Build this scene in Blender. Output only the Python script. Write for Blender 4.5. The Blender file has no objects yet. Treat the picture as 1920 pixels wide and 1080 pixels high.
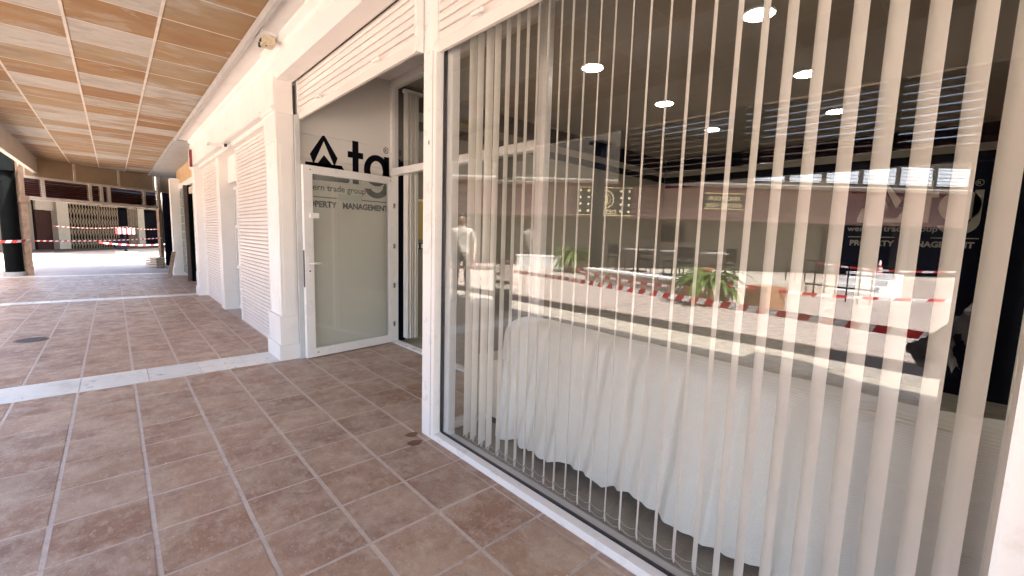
import bpy, bmesh, math, random
from mathutils import Vector, Matrix
R = math.radians
random.seed(7)
S = bpy.context.scene
COL = S.collection

# ---------------------------------------------------------------- camera
cam_d = bpy.data.cameras.new('camera'); cam = bpy.data.objects.new('camera', cam_d); COL.objects.link(cam)
M = Matrix(((0.738, 0.056, -0.673), (-0.675, 0.105, -0.731), (0.030, 0.993, 0.116)))
q = Matrix.Identity(4)
for i in range(3):
    for j in range(3): q[i][j] = M[i][j]
cam.matrix_world = Matrix.Translation((0, 0, 1.4)) @ q.to_quaternion().to_matrix().to_4x4()
cam_d.sensor_width = 36; cam_d.lens = 811/1920*36
cam_d.clip_start = 0.02; cam_d.clip_end = 600
S.camera = cam
# ---------------------------------------------------------------- world, sun, exposure
SUN_DIR = Vector((0.95, -1.75, 3.4)).normalized()          # towards the sun
el = math.asin(SUN_DIR.z); az = math.atan2(SUN_DIR.x, SUN_DIR.y)
W = bpy.data.worlds.new('World'); S.world = W; W.use_nodes = True
wn = W.node_tree.nodes; bg = wn['Background']
sky = wn.new('ShaderNodeTexSky'); sky.sky_type = 'NISHITA'; sky.sun_disc = False
sky.sun_elevation = el; sky.sun_rotation = az; sky.dust_density = 4.0
W.node_tree.links.new(sky.outputs[0], bg.inputs[0]); bg.inputs[1].default_value = 0.145
sl = bpy.data.lights.new('sun', 'SUN'); sl.energy = 5.0; sl.angle = R(0.5); sl.color = (1, 0.955, 0.89)
so = bpy.data.objects.new('sun', sl); COL.objects.link(so)
so.rotation_euler = SUN_DIR.to_track_quat('Z', 'Y').to_euler(); so.location = (0, 0, 30)
S.view_settings.view_transform = 'Standard'; S.view_settings.look = 'None'
S.view_settings.exposure = 3.22; S.view_settings.gamma = 1
S.view_settings.use_curve_mapping = False
S.render.engine = 'CYCLES'
S.cycles.use_denoising = True
S.cycles.max_bounces = 9; S.cycles.diffuse_bounces = 5; S.cycles.glossy_bounces = 4
S.cycles.transparent_max_bounces = 24; S.cycles.transmission_bounces = 4
S.cycles.caustics_reflective = False; S.cycles.caustics_refractive = False
S.cycles.sample_clamp_indirect = 6

# ---------------------------------------------------------------- materials
MATS = {}
def nn(nt, t, **kw):
    n = nt.nodes.new(t)
    for k, v in kw.items():
        if k.startswith('_'): n.inputs[int(k[1:])].default_value = v
        else: setattr(n, k, v)
    return n
def mixc(nt, fac, a, b, mode='MIX'):
    m = nt.nodes.new('ShaderNodeMix'); m.data_type = 'RGBA'; m.blend_type = mode
    for sock, v in ((m.inputs[0], fac), (m.inputs[6], a), (m.inputs[7], b)):
        if hasattr(v, 'default_value') or hasattr(v, 'is_output'): nt.links.new(v, sock)
        elif isinstance(v, (tuple, list)): sock.default_value = (*v, 1) if len(v) == 3 else v
        else: sock.default_value = v
    return m.outputs[2]
def noise(nt, scale, detail=4, rough=0.6, stretch=None, dist=0):
    g = nt.nodes.new('ShaderNodeNewGeometry'); src = g.outputs['Position']
    if stretch:
        vm = nt.nodes.new('ShaderNodeVectorMath'); vm.operation = 'MULTIPLY'; vm.inputs[1].default_value = stretch
        nt.links.new(src, vm.inputs[0]); src = vm.outputs[0]
    n = nt.nodes.new('ShaderNodeTexNoise'); n.inputs['Scale'].default_value = scale; n.inputs['Detail'].default_value = detail
    n.inputs['Roughness'].default_value = rough; n.inputs['Distortion'].default_value = dist
    nt.links.new(src, n.inputs['Vector']); return n.outputs['Fac']
def rng(nt, v, a, b, c=0, d=1):
    m = nt.nodes.new('ShaderNodeMapRange'); nt.links.new(v, m.inputs[0])
    for i, x in enumerate((a, b, c, d)): m.inputs[i+1].default_value = x
    return m.outputs[0]
def ramp(nt, v, stops, interp='LINEAR'):
    r = nt.nodes.new('ShaderNodeValToRGB'); nt.links.new(v, r.inputs[0]); e = r.color_ramp.elements
    r.color_ramp.interpolation = interp
    while len(e) < len(stops): e.new(0.5)
    for i, (p, c) in enumerate(stops): e[i].position = p; e[i].color = (*c, 1)
    return r.outputs[0]
def bumpn(nt, h, strength, dist, bsdf):
    b = nt.nodes.new('ShaderNodeBump'); b.inputs['Strength'].default_value = strength; b.inputs['Distance'].default_value = dist
    nt.links.new(h, b.inputs['Height']); nt.links.new(b.outputs[0], bsdf.inputs['Normal'])
def mat(name, col, rough=0.55, var=0.08, ns=3.0, dirt=None, dirt_lo=0.6, dirt_hi=0.8, ds=5, bump=0, bs=80, objvar=0, metal=0, spec=0.5, emit=None, stretch=None, rvar=0.1, transl=0):
    if name in MATS: return MATS[name]
    m = bpy.data.materials.new(name); m.use_nodes = True; nt = m.node_tree; p = nt.nodes['Principled BSDF']
    MATS[name] = m
    if emit:
        p.inputs['Base Color'].default_value = (*col, 1); p.inputs['Emission Color'].default_value = (*col, 1)
        p.inputs['Emission Strength'].default_value = emit; return m
    n1 = noise(nt, ns, 5, 0.6, stretch)
    lo = tuple(c*(1-var) for c in col); hi = tuple(min(1, c*(1+var)) for c in col)
    c = mixc(nt, rng(nt, n1, 0.3, 0.7), lo, hi)
    if dirt: c = mixc(nt, rng(nt, noise(nt, ds, 8, 0.7), dirt_lo, dirt_hi), c, dirt)
    if objvar:
        oi = nt.nodes.new('ShaderNodeObjectInfo')
        vv = rng(nt, oi.outputs['Random'], 0, 1, 1-objvar, 1+objvar)
        cc = nt.nodes.new('ShaderNodeCombineColor')
        for i in range(3): nt.links.new(vv, cc.inputs[i])
        c = mixc(nt, 1.0, c, cc.outputs[0], 'MULTIPLY')
    nt.links.new(c, p.inputs['Base Color'])
    nt.links.new(rng(nt, noise(nt, ns*3, 3), 0.3, 0.7, max(0.02, rough-rvar), min(1, rough+rvar)), p.inputs['Roughness'])
    p.inputs['Metallic'].default_value = metal; p.inputs['Specular IOR Level'].default_value = spec
    if bump: bumpn(nt, noise(nt, bs, 4, 0.6), bump, 0.01, p)
    if transl:
        t = nt.nodes.new('ShaderNodeBsdfTranslucent'); nt.links.new(c, t.inputs[0])
        mx = nt.nodes.new('ShaderNodeMixShader'); mx.inputs[0].default_value = transl
        nt.links.new(p.outputs[0], mx.inputs[1]); nt.links.new(t.outputs[0], mx.inputs[2])
        nt.links.new(mx.outputs[0], nt.nodes['Material Output'].inputs[0])
    return m
def glass(name, f0, tint=(1, 1, 1), rough=0.0, wav=0.0, milk=0.0, milkcol=(.7, .75, .7)):
    m = bpy.data.materials.new(name); m.use_nodes = True; nt = m.node_tree; nt.nodes.remove(nt.nodes['Principled BSDF'])
    g = nt.nodes.new('ShaderNodeNewGeometry')
    d = nn(nt, 'ShaderNodeVectorMath', operation='DOT_PRODUCT'); nt.links.new(g.outputs['Incoming'], d.inputs[0]); nt.links.new(g.outputs['Normal'], d.inputs[1])
    a = nn(nt, 'ShaderNodeMath', operation='ABSOLUTE'); nt.links.new(d.outputs['Value'], a.inputs[0])
    s = nn(nt, 'ShaderNodeMath', operation='SUBTRACT'); s.inputs[0].default_value = 1; nt.links.new(a.outputs[0], s.inputs[1])
    pw = nn(nt, 'ShaderNodeMath', operation='POWER'); pw.inputs[1].default_value = 5; nt.links.new(s.outputs[0], pw.inputs[0])
    f = rng(nt, pw.outputs[0], 0, 1, f0, 1)
    tr = nt.nodes.new('ShaderNodeBsdfTransparent'); tr.inputs[0].default_value = (*tint, 1)
    gl = nt.nodes.new('ShaderNodeBsdfGlossy'); gl.inputs['Roughness'].default_value = rough; gl.inputs[0].default_value = (1, 1, 1, 1)
    if wav:
        b = nt.nodes.new('ShaderNodeBump'); b.inputs['Strength'].default_value = wav; b.inputs['Distance'].default_value = 0.01
        nt.links.new(noise(nt, 1.3, 1), b.inputs['Height']); nt.links.new(b.outputs[0], gl.inputs['Normal'])
    base = tr.outputs[0]
    if milk:
        df = nt.nodes.new('ShaderNodeBsdfDiffuse'); df.inputs[0].default_value = (*milkcol, 1)
        m2 = nt.nodes.new('ShaderNodeMixShader'); m2.inputs[0].default_value = milk
        nt.links.new(base, m2.inputs[1]); nt.links.new(df.outputs[0], m2.inputs[2]); base = m2.outputs[0]
    mx = nt.nodes.new('ShaderNodeMixShader'); nt.links.new(f, mx.inputs[0]); nt.links.new(base, mx.inputs[1]); nt.links.new(gl.outputs[0], mx.inputs[2])
    nt.links.new(mx.outputs[0], nt.nodes['Material Output'].inputs[0])
    MATS[name] = m; return m

white = mat('white_render', (0.80, 0.755, 0.71), 0.6, 0.04, 2, dirt=(0.60, 0.52, 0.44), dirt_lo=0.58, dirt_hi=0.85, ds=3, bump=0.06, bs=120)
wpaint = mat('white_lacquered_metal', (0.83, 0.80, 0.77), 0.32, 0.02, 3, dirt=(0.72, 0.68, 0.64), dirt_lo=0.66, dirt_hi=0.9, ds=12)
shutm = mat('shutter_slat_paint', (0.80, 0.72, 0.67), 0.42, 0.03, 2, dirt=(0.62, 0.55, 0.5), dirt_lo=0.68, dirt_hi=0.9, ds=9, objvar=0.02)
grey_trim = mat('grey_trim', (0.48, 0.46, 0.44), 0.5)
gasket = mat('black_gasket', (0.015, 0.015, 0.018), 0.5)
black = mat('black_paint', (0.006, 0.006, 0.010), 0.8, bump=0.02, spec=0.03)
navy = mat('navy_paint', (0.004, 0.005, 0.014), 0.7, spec=0.1)
blackcol = mat('dark_green_black_paint', (0.003, 0.0035, 0.0035), 0.6, 0.3, 2, spec=0.03)
darkbrown = mat('dark_brown_stripe', (0.02, 0.014, 0.012), 0.5)
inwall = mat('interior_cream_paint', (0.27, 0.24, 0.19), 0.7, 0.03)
recwall = mat('recess_wall_panel', (0.74, 0.69, 0.63), 0.45, 0.02)
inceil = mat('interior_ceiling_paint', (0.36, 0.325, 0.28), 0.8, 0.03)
brown_slat = mat('brown_lacquered_slat', (0.10, 0.035, 0.03), 0.35, 0.15, 4, objvar=0.2)
tanpan = mat('tan_fascia_panel', (0.36, 0.25, 0.15), 0.6, 0.10, 1.5, objvar=0.08, dirt=(0.25, 0.16, 0.1), ds=2)
creamwood = mat('cream_painted_wood', (0.62, 0.52, 0.42), 0.6, 0.1, 6, dirt=(0.35, 0.24, 0.17), dirt_lo=0.55, dirt_hi=0.8, ds=9)
rustwood = mat('weathered_wood', (0.33, 0.22, 0.15), 0.8, 0.3, 8, bump=0.2)
grout = mat('cement_grout', (0.50, 0.42, 0.37), 0.9, 0.12, 20, dirt=(0.16, 0.12, 0.10), dirt_lo=0.58, dirt_hi=0.75, ds=14, bump=0.5, bs=150)
chrome = mat('satin_metal', (0.55, 0.55, 0.56), 0.25, metal=1)
red = mat('red_plastic', (0.50, 0.025, 0.03), 0.4, 0.15, 20)
redpaint = mat('dark_red_paint', (0.20, 0.02, 0.02), 0.4)
wplast = mat('white_plastic', (0.80, 0.78, 0.75), 0.4)
orange_wall = mat('ochre_paint', (0.62, 0.40, 0.20), 0.6)
greentile = mat('dark_green_glass_block', (0.03, 0.07, 0.03), 0.15, 0.4, 9, objvar=0.4)
terracotta = mat('terracotta_pot', (0.38, 0.14, 0.07), 0.7, 0.2)
planter_m = mat('orange_brown_planter', (0.32, 0.17, 0.09), 0.6, 0.1, stretch=(1, 1, 6))
sandstone = mat('beige_render', (0.42, 0.37, 0.31), 0.8)
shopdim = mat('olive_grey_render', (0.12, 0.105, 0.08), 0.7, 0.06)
leafm = mat('green_leaf', (0.10, 0.16, 0.025), 0.4, 0.4, 9, transl=0.3)
gold = mat('gold_sign_paint', (0.85, 0.72, 0.45), 0.4)
yellow = mat('yellow_paint', (0.60, 0.45, 0.06), 0.5)
skin = mat('skin', (0.42, 0.26, 0.19), 0.5)
shirt = mat('grey_beige_cotton', (0.42, 0.38, 0.33), 0.85, 0.1)
trous = mat('brown_grey_trousers', (0.13, 0.115, 0.10), 0.85, 0.12)
hairm = mat('dark_hair', (0.02, 0.014, 0.01), 0.6)
leather = mat('cream_leather', (0.68, 0.63, 0.55), 0.45, 0.05, bump=0.15, bs=60)
slatfab = mat('blind_fabric', (0.90, 0.87, 0.81), 0.75, 0.03, 8, transl=0.18, bump=0.05, bs=400, objvar=0.03)
plastic_sheet = mat('grey_plastic_sheet', (0.55, 0.52, 0.48), 0.35, 0.4, 6)
winblue = mat('sky_tinted_window_blind', (0.55, 0.62, 0.70), 0.5, 0.08, objvar=0.1)  # blind colour with the sky's bluish reflection painted in
white_far = mat('bright_white_wall', (0.80, 0.78, 0.75), 0.7)
concrete = mat('roof_concrete', (0.35, 0.33, 0.30), 0.8)
marble = mat('white_marble', (0.62, 0.61, 0.57), 0.35, 0.10, 2.2, dirt=(0.40, 0.41, 0.38), dirt_lo=0.52, dirt_hi=0.72, ds=3.5, objvar=0.08)

# terracotta tiles
def tile_mat(name, cols, dust, dustamt):
    m = bpy.data.materials.new(name); m.use_nodes = True; nt = m.node_tree; p = nt.nodes['Principled BSDF']
    oi = nt.nodes.new('ShaderNodeObjectInfo')
    jit = nn(nt, 'ShaderNodeMath', operation='ADD'); nt.links.new(oi.outputs['Random'], jit.inputs[0])
    nt.links.new(rng(nt, noise(nt, 1.7, 4), 0.3, 0.7, -0.22, 0.22), jit.inputs[1])
    k = len(cols); c = ramp(nt, jit.outputs[0], [(i/(k-1), x) for i, x in enumerate(cols)])
    c = mixc(nt, rng(nt, noise(nt, 5.5, 10, 0.8, dist=0.1), 0.47, 0.60, 0, dustamt), c, dust)
    c = mixc(nt, rng(nt, noise(nt, 1.6, 6, 0.7, dist=0.1), 0.48, 0.62, 0, dustamt*0.7), c, dust)
    c = mixc(nt, rng(nt, noise(nt, 26, 8, 0.75, (1, 0.45, 1)), 0.53, 0.62, 0, 0.55), c, dust)
    c = mixc(nt, rng(nt, noise(nt, 75, 3, 0.6), 0.64, 0.70, 0, 0.7), c, (0.66, 0.56, 0.47))
    c = mixc(nt, rng(nt, noise(nt, 42, 3, 0.6), 0.66, 0.74, 0, 0.7), c, (0.09, 0.055, 0.045))
    c = mixc(nt, rng(nt, noise(nt, 3.7, 9, 0.78, dist=0.1), 0.54, 0.64, 0, 0.45), c, (0.165, 0.085, 0.06))
    nt.links.new(c, p.inputs['Base Color'])
    nt.links.new(rng(nt, noise(nt, 7, 6), 0.35, 0.65, 0.30, 0.62), p.inputs['Roughness'])
    p.inputs['Specular IOR Level'].default_value = 0.4
    a = nn(nt, 'ShaderNodeMath', operation='ADD'); nt.links.new(noise(nt, 22, 7, 0.65), a.inputs[0]); nt.links.new(noise(nt, 3, 2), a.inputs[1])
    bumpn(nt, a.outputs[0], 0.45, 0.008, p)
    MATS[name] = m; return m
tilem = tile_mat('terracotta_tile', [(0.265, 0.15, 0.10), (0.305, 0.19, 0.13), (0.35, 0.23, 0.16), (0.235, 0.138, 0.103), (0.36, 0.25, 0.18)], (0.47, 0.365, 0.285), 0.6)
paverm = tile_mat('pale_paver', [(0.48, 0.42, 0.34), (0.44, 0.385, 0.31), (0.52, 0.46, 0.38)], (0.5, 0.44, 0.38), 0.4)
plazam = tile_mat('pink_beige_paving', [(0.44, 0.36, 0.31), (0.38, 0.31, 0.265), (0.50, 0.41, 0.355)], (0.50, 0.43, 0.38), 0.4)
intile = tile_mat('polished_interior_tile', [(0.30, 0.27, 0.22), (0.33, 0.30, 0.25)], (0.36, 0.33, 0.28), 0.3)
# ceiling panels
def ceil_mat():
    m = bpy.data.materials.new('weathered_ceiling_panel'); m.use_nodes = True; nt = m.node_tree; p = nt.nodes['Principled BSDF']
    oi = nt.nodes.new('ShaderNodeObjectInfo')
    ad = nn(nt, 'ShaderNodeMath', operation='ADD'); nt.links.new(oi.outputs['Color'], ad.inputs[0])
    nt.links.new(rng(nt, noise(nt, 1.8, 5, 0.5, (0.8, 1.7, 1), 0.6), 0.36, 0.64, -0.16, 0.16), ad.inputs[1])
    c = ramp(nt, ad.outputs[0], [(0, (0.31, 0.15, 0.05)), (0.22, (0.37, 0.205, 0.08)), (0.42, (0.37, 0.25, 0.13)), (0.55, (0.41, 0.31, 0.21)), (0.66, (0.50, 0.44, 0.37)), (1, (0.56, 0.52, 0.46))])
    c = mixc(nt, rng(nt, noise(nt, 2.1, 8, 0.62, (1, 1.7, 1), 0.3), 0.56, 0.60, 0, 0.45), c, (0.46, 0.40, 0.33))
    c = mixc(nt, rng(nt, noise(nt, 3.3, 8, 0.7, (0.8, 1.6, 1), 0.2), 0.50, 0.68, 0, 0.45), c, (0.22, 0.15, 0.10))
    c = mixc(nt, rng(nt, noise(nt, 11, 8, 0.75, (0.6, 2.2, 1)), 0.45, 0.7, 0, 0.3), c, (0.26, 0.19, 0.13))
    c = mixc(nt, 1.0, c, (0.86, 0.86, 0.86), 'MULTIPLY')
    nt.links.new(c, p.inputs['Base Color']); p.inputs['Roughness'].default_value = 0.75
    bumpn(nt, noise(nt, 30, 4, 0.6, (0.5, 3, 1)), 0.15, 0.01, p); MATS['ceil'] = m; return m
ceilm = ceil_mat()
# siding and cover cloth
def stripes_mat(name, a, b, axis, freq, rough=0.5, bump=0.6):
    m = bpy.data.materials.new(name); m.use_nodes = True; nt = m.node_tree; p = nt.nodes['Principled BSDF']
    g = nt.nodes.new('ShaderNodeNewGeometry'); sp = nt.nodes.new('ShaderNodeSeparateXYZ'); nt.links.new(g.outputs['Position'], sp.inputs[0])
    mu = nn(nt, 'ShaderNodeMath', operation='MULTIPLY'); nt.links.new(sp.outputs[axis], mu.inputs[0]); mu.inputs[1].default_value = freq
    fr = nn(nt, 'ShaderNodeMath', operation='SINE'); nt.links.new(mu.outputs[0], fr.inputs[0])
    c = mixc(nt, rng(nt, fr.outputs[0], -1, 1), a, b)
    c = mixc(nt, rng(nt, noise(nt, 2.3, 6, 0.6), 0.35, 0.75, 0, 0.25), c, tuple(x*0.82 for x in a))
    nt.links.new(c, p.inputs['Base Color']); p.inputs['Roughness'].default_value = rough
    bumpn(nt, fr.outputs[0], bump, 0.002, p); MATS[name] = m; return m
clothm = stripes_mat('white_padded_cover_cloth', (0.84, 0.83, 0.79), (0.91, 0.90, 0.86), 2, 700, 0.6, 0.25)
sidingm = mat('pink_siding_board', (0.22, 0.125, 0.105), 0.6, 0.06, objvar=0.1)
bulbm = mat('sign_bulb', (1.0, 0.8, 0.5), emit=0.45)
lampm = mat('lit_downlight', (1.0, 0.93, 0.80), emit=13)
goldlit = mat('lit_gold_lettering', (0.9, 0.72, 0.4), emit=0.22)
shopglass = glass('shop_window_glass', 0.048, (0.995, 0.995, 0.99), wav=0.02)
doorglass = glass('door_glass', 0.045, (0.955, 0.965, 0.945), milk=0.11, milkcol=(0.80, 0.82, 0.77))
plainglass = glass('plain_glass', 0.05, (0.93, 0.93, 0.92))

# ---------------------------------------------------------------- mesh helpers
def box(bm, x0, x1, y0, y1, z0, z1, mi=0):
    v = [bm.verts.new(p) for p in ((x0, y0, z0), (x1, y0, z0), (x1, y1, z0), (x0, y1, z0), (x0, y0, z1), (x1, y0, z1), (x1, y1, z1), (x0, y1, z1))]
    for f in ((0, 3, 2, 1), (4, 5, 6, 7), (0, 1, 5, 4), (1, 2, 6, 5), (2, 3, 7, 6), (3, 0, 4, 7)):
        bm.faces.new([v[i] for i in f]).material_index = mi
    return bm
def prism(bm, pts, axis, a, b, mi=0):
    """extrude polygon pts along axis ('x','y','z') from a to b"""
    def P(p, t): return {'x': (t, p[0], p[1]), 'y': (p[0], t, p[1]), 'z': (p[0], p[1], t)}[axis]
    A = [bm.verts.new(P(p, a)) for p in pts]; B = [bm.verts.new(P(p, b)) for p in pts]; n = len(pts)
    fs = [bm.faces.new(A), bm.faces.new(B[::-1])] + [bm.faces.new((A[i], B[i], B[(i+1) % n], A[(i+1) % n])) for i in range(n)]
    for f in fs: f.material_index = mi
    return bm
def tube(bm, p0, p1, r0, r1=None, n=10, caps=True, mi=0):
    r1 = r0 if r1 is None else r1; p0 = Vector(p0); p1 = Vector(p1); d = (p1-p0).normalized()
    u = d.orthogonal().normalized(); w = d.cross(u)
    ring = lambda c, r: [bm.verts.new(c + (u*math.cos(2*math.pi*i/n) + w*math.sin(2*math.pi*i/n))*r) for i in range(n)]
    A = ring(p0, r0); B = ring(p1, r1)
    for i in range(n): bm.faces.new((A[i], A[(i+1) % n], B[(i+1) % n], B[i])).material_index = mi
    if caps: bm.faces.new(A[::-1]).material_index = mi; bm.faces.new(B).material_index = mi
    return bm
def mesh_of(bm, name, mats, bevel=0, smooth=False):
    if bevel:
        bmesh.ops.bevel(bm, geom=[e for e in bm.edges if len(e.link_faces) == 2 and e.calc_face_angle(0) > 0.5], offset=bevel, segments=1, affect='EDGES')
    bmesh.ops.recalc_face_normals(bm, faces=bm.faces)
    me = bpy.data.meshes.new(name); bm.to_mesh(me); bm.free()
    for m in (mats if isinstance(mats, (list, tuple)) else [mats]): me.materials.append(m)
    if smooth:
        for p in me.polygons: p.use_smooth = True
    return me
def link(name, me, parent=None, loc=None, rotz=None):
    o = bpy.data.objects.new(name, me); COL.objects.link(o)
    if parent: o.parent = parent
    if loc: o.location = loc
    if rotz is not None: o.rotation_euler = (0, 0, rotz)
    return o
def part(name, bm, mats, parent, bevel=0, smooth=False, loc=None):
    return link(name, mesh_of(bm, name, mats, bevel, smooth), parent, loc)
def bpart(name, b, m, parent, bevel=0): return part(name, box(bmesh.new(), *b), m, parent, bevel)
def thing(name, label, cat, loc=(0, 0, 0), rotz=0, group=None):
    o = link(name, None, None, loc, rotz); o['label'] = label; o['category'] = cat; o.empty_display_size = 0.1
    if group: o['group'] = group
    return o
def tag(o, label, cat, group=None):
    o['label'] = label; o['category'] = cat
    if group: o['group'] = group
    return o
def struct(name, bm, m, parent=None, bevel=0):
    o = part(name, bm, m, parent, bevel)
    if not parent: o['kind'] = 'structure'
    return o
def copy_tree(o, parent=None):
    c = o.copy(); COL.objects.link(c); c.parent = parent
    for ch in list(o.children): copy_tree(ch, c)
    return c
def text_mesh(body, size, extrude=0.001, offset=0.0, align='LEFT'):
    cu = bpy.data.curves.new('lettering', 'FONT'); cu.body = body; cu.size = size; cu.extrude = extrude; cu.offset = offset; cu.align_x = align
    cu.resolution_u = 3
    o = bpy.data.objects.new('tmp', cu); COL.objects.link(o); dg = bpy.context.evaluated_depsgraph_get(); dg.update()
    me = bpy.data.meshes.new_from_object(o.evaluated_get(dg)); bpy.data.objects.remove(o); bpy.data.curves.remove(cu); me.materials.clear(); return me

# ================================================================ GROUND
o = struct('ground', box(bmesh.new(), -150, 150, -150, 150, -0.10, -0.03), mat('ground_cement', (0.42, 0.37, 0.32), 0.85, 0.1, 0.5))
# ---- arcade floor: three bays of terracotta tiles between marble strips
PX = 0.36; PY = 0.355
tm = bmesh.new(); gx, gy = 0.0105, 0.0085
box(tm, gx, PX-gx, gy, PY-gy, -0.02, 0.0); tile_me = mesh_of(tm, 'tile', tilem, bevel=0.002)
def floor_bay(y0, y1, yfirst, xlo, xhi_fn, base_x1):
    bm = bmesh.new(); box(bm, -2.25, base_x1, y0, y1, -0.03, -0.0025)
    fl = struct('floor', bm, grout)
    rest = bmesh.new(); nrest = 0; cnt = 0
    ny0 = math.floor((y0-yfirst)/PY)
    j = ny0
    while yfirst + j*PY < y1 - 0.02:
        ya = max(yfirst + j*PY, y0); yb = min(yfirst+(j+1)*PY, y1)
        i = -7
        while True:
            xa = 0.065 + i*PX; xm = xhi_fn((ya+yb)/2)
            if xa >= xm - 0.03: break
            xb = min(xa+PX, xm); xa2 = max(xa, -2.25)
            full = yb-ya > PY-0.01 and xb-xa2 > PX-0.01
            if (xb > xlo) and ya > 0.9:
                t = link('tile', tile_me, fl, (xa2, ya, random.uniform(-0.0012, 0.0012)))
                t.scale = ((xb-xa2)/PX, (yb-ya)/PY, 1); t.rotation_euler = (R(random.uniform(-0.12, 0.12)), R(random.uniform(-0.12, 0.12)), R(random.uniform(-0.12, 0.12)))
                cnt += 1
            else:
                box(rest, xa2+gx, xb-gx, ya+gy, yb-gy, -0.02, random.uniform(-0.001, 0.001)); nrest += 1
            i += 1
        j += 1
    if nrest:
        r = part('tile_field', rest, tilem, fl, bevel=0); r['kind'] = 'stuff'
    return fl
def bay1_x(y): return 2.63 if 2.60 < y < 5.1 else 1.552
f1 = floor_bay(-6.0, 5.02, 1.75, -1.4, bay1_x, 2.63)
f2 = floor_bay(5.50, 11.15, 5.50, -1.75, lambda y: 1.40, 1.60)
f3 = floor_bay(11.45, 16.8, 11.45, -2.0, lambda y: 1.50, 1.7)
# marble strips
def marble_strip(y0, y1, xs):
    st = struct('marble_strip', box(bmesh.new(), -2.25, xs[-1], y0, y1, -0.03, -0.006), grout)
    for a, b in zip(xs[:-1], xs[1:]):
        bpart('slab', (a+0.002, b-0.002, y0+0.004, y1-0.004, -0.02, 0.002), marble, st, 0.002)
marble_strip(5.02, 5.50, [-2.25, -1.45, -0.78, -0.29, 0.17, 0.57, 0.95, 1.27])
marble_strip(11.15, 11.45, [-2.25, -1.5, -0.9, -0.3, 0.3, 0.9, 1.30])
marble_strip(16.8, 17.05, [-2.25, -1.5, -0.75, 0.0, 0.75, 1.5])
struct('outer_floor', box(bmesh.new(), -2.25, 6, 17.05, 29.4, -0.03, -0.002), mat('far_paving', (0.40, 0.33, 0.28), 0.7, 0.1, 1.2, stretch=(1, 4, 1)))
# stains
for k, (x, y, r) in enumerate(((1.472, 2.595, 0.035), (1.425, 2.475, 0.04))):
    bm = bmesh.new(); vs = [bm.verts.new((x+r*1.3*math.cos(a)*(1+0.15*math.sin(3*a+k)), y+r*math.sin(a), 0.0022)) for a in [i*math.pi/9 for i in range(18)]]; bm.faces.new(vs)
    struct('floor_stain', bm, mat('damp_stain', (0.16, 0.085, 0.05), 0.5))
# sunlit pavers, dark band, plaza
def slabs(name, x0, x1, y0, y1, sx, sy, m, gap=0.006, z=0.0):
    st = struct(name, box(bmesh.new(), x0, x1, y0, y1, -0.03, z-0.008), grout); bm = bmesh.new()
    y = y0; j = 0
    while y < y1-0.02:
        x = x0 - (0 if j % 2 == 0 else sx/2)
        while x < x1-0.02:
            a = max(x, x0); b = min(x+sx, x1)
            if b-a > 0.03: box(bm, a+gap, b-gap, y+gap, min(y+sy, y1)-gap, -0.02, z+random.uniform(-0.001, 0.001))
            x += sx
        y += sy; j += 1
    p = part('slab_field', bm, m, st); p['kind'] = 'stuff'; return st
slabs('paver_strip', -3.34, -2.25, -8, 17, 0.54, 0.72, paverm)
struct('dark_floor_band', box(bmesh.new(), -4.10, -3.34, -8, 17, -0.03, -0.015), mat('dark_brown_band', (0.020, 0.012, 0.008), 0.6, 0.2, 6))  # flat strip of dark brown colour between the pavers and the plaza
slabs('plaza', -24, -4.10, -8, 26, 0.24, 1.6, plazam)
struct('plaza_edge', box(bmesh.new(), -24, -2.25, 26, 32, -0.03, -0.004), plazam)
# manhole
t = thing('manhole_cover', 'dark flat drain cover let into the floor tiles at far left', 'drain cover', (-0.8, 7.65, 0.003))
part('cover', tube(bmesh.new(), (0, 0, 0), (0, 0, 0.006), 0.13, n=20), mat('cast_iron', (0.06, 0.055, 0.05), 0.6, 0.3), t)
part('rim', tube(bmesh.new(), (0, 0, -0.002), (0, 0, 0.002), 0.15, n=20), mat('manhole_rim', (0.22, 0.17, 0.14), 0.8), t)

# ================================================================ CEILING
CZ = 3.15; CX0 = -1.41; CX1 = 1.0
ce = struct('ceiling', box(bmesh.new(), CX0, CX1, -4.0, 19.6, CZ+0.015, CZ+0.05), creamwood)
pm = bmesh.new(); box(pm, 0.0, 0.6, 0.0, 0.6, 0, 0.014); pan_me = mesh_of(pm, 'ceiling_panel', ceilm, bevel=0.002)
xj = [CX0, -0.81, -0.21, 0.39, CX1]
seq = {0: [.1, .75, .3, .15, .8, .2, .1, .3, .7, .2], 1: [.25, .85, .2, .9, .5, .15, .8, .25, .45, .7], 2: [.8, .12, .85, .45, .1, .7, .05, .6, .25, .7], 3: [.4, .15, .35, .4, .45, .7, .5, .6, .15, .05]}
def diagY(x): return 17.3 + (x+1.8)*2.48/3.01
for c in range(4):
    for j in range(-14, 26):
        y = 4.29 + 0.6*j
        if y+0.3 > diagY(xj[c]+0.3) + 0.1 or y < -4: continue
        o = link('ceiling_panel', pan_me, ce, (xj[c]+0.008, y+0.008, CZ+random.uniform(0, 0.002)))
        w = xj[c+1]-xj[c]; o.scale = ((w-0.016)/0.6, 0.584/0.6, 1)
        s = seq[c][j] if 0 <= j < 10 else random.choice([.1, .15, .25, .4, .55, .75, .85, .2])
        o.color = (s, s, s, 1)
bm = bmesh.new()
for x in xj: box(bm, x-0.011, x+0.011, -4, diagY(x), CZ-0.004, CZ+0.016)
part('long_batten', bm, mat('cream_batten', (0.62, 0.54, 0.45), 0.6, 0.1, 8, dirt=(0.3, 0.2, 0.14), ds=12), ce)
bm = bmesh.new()
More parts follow.
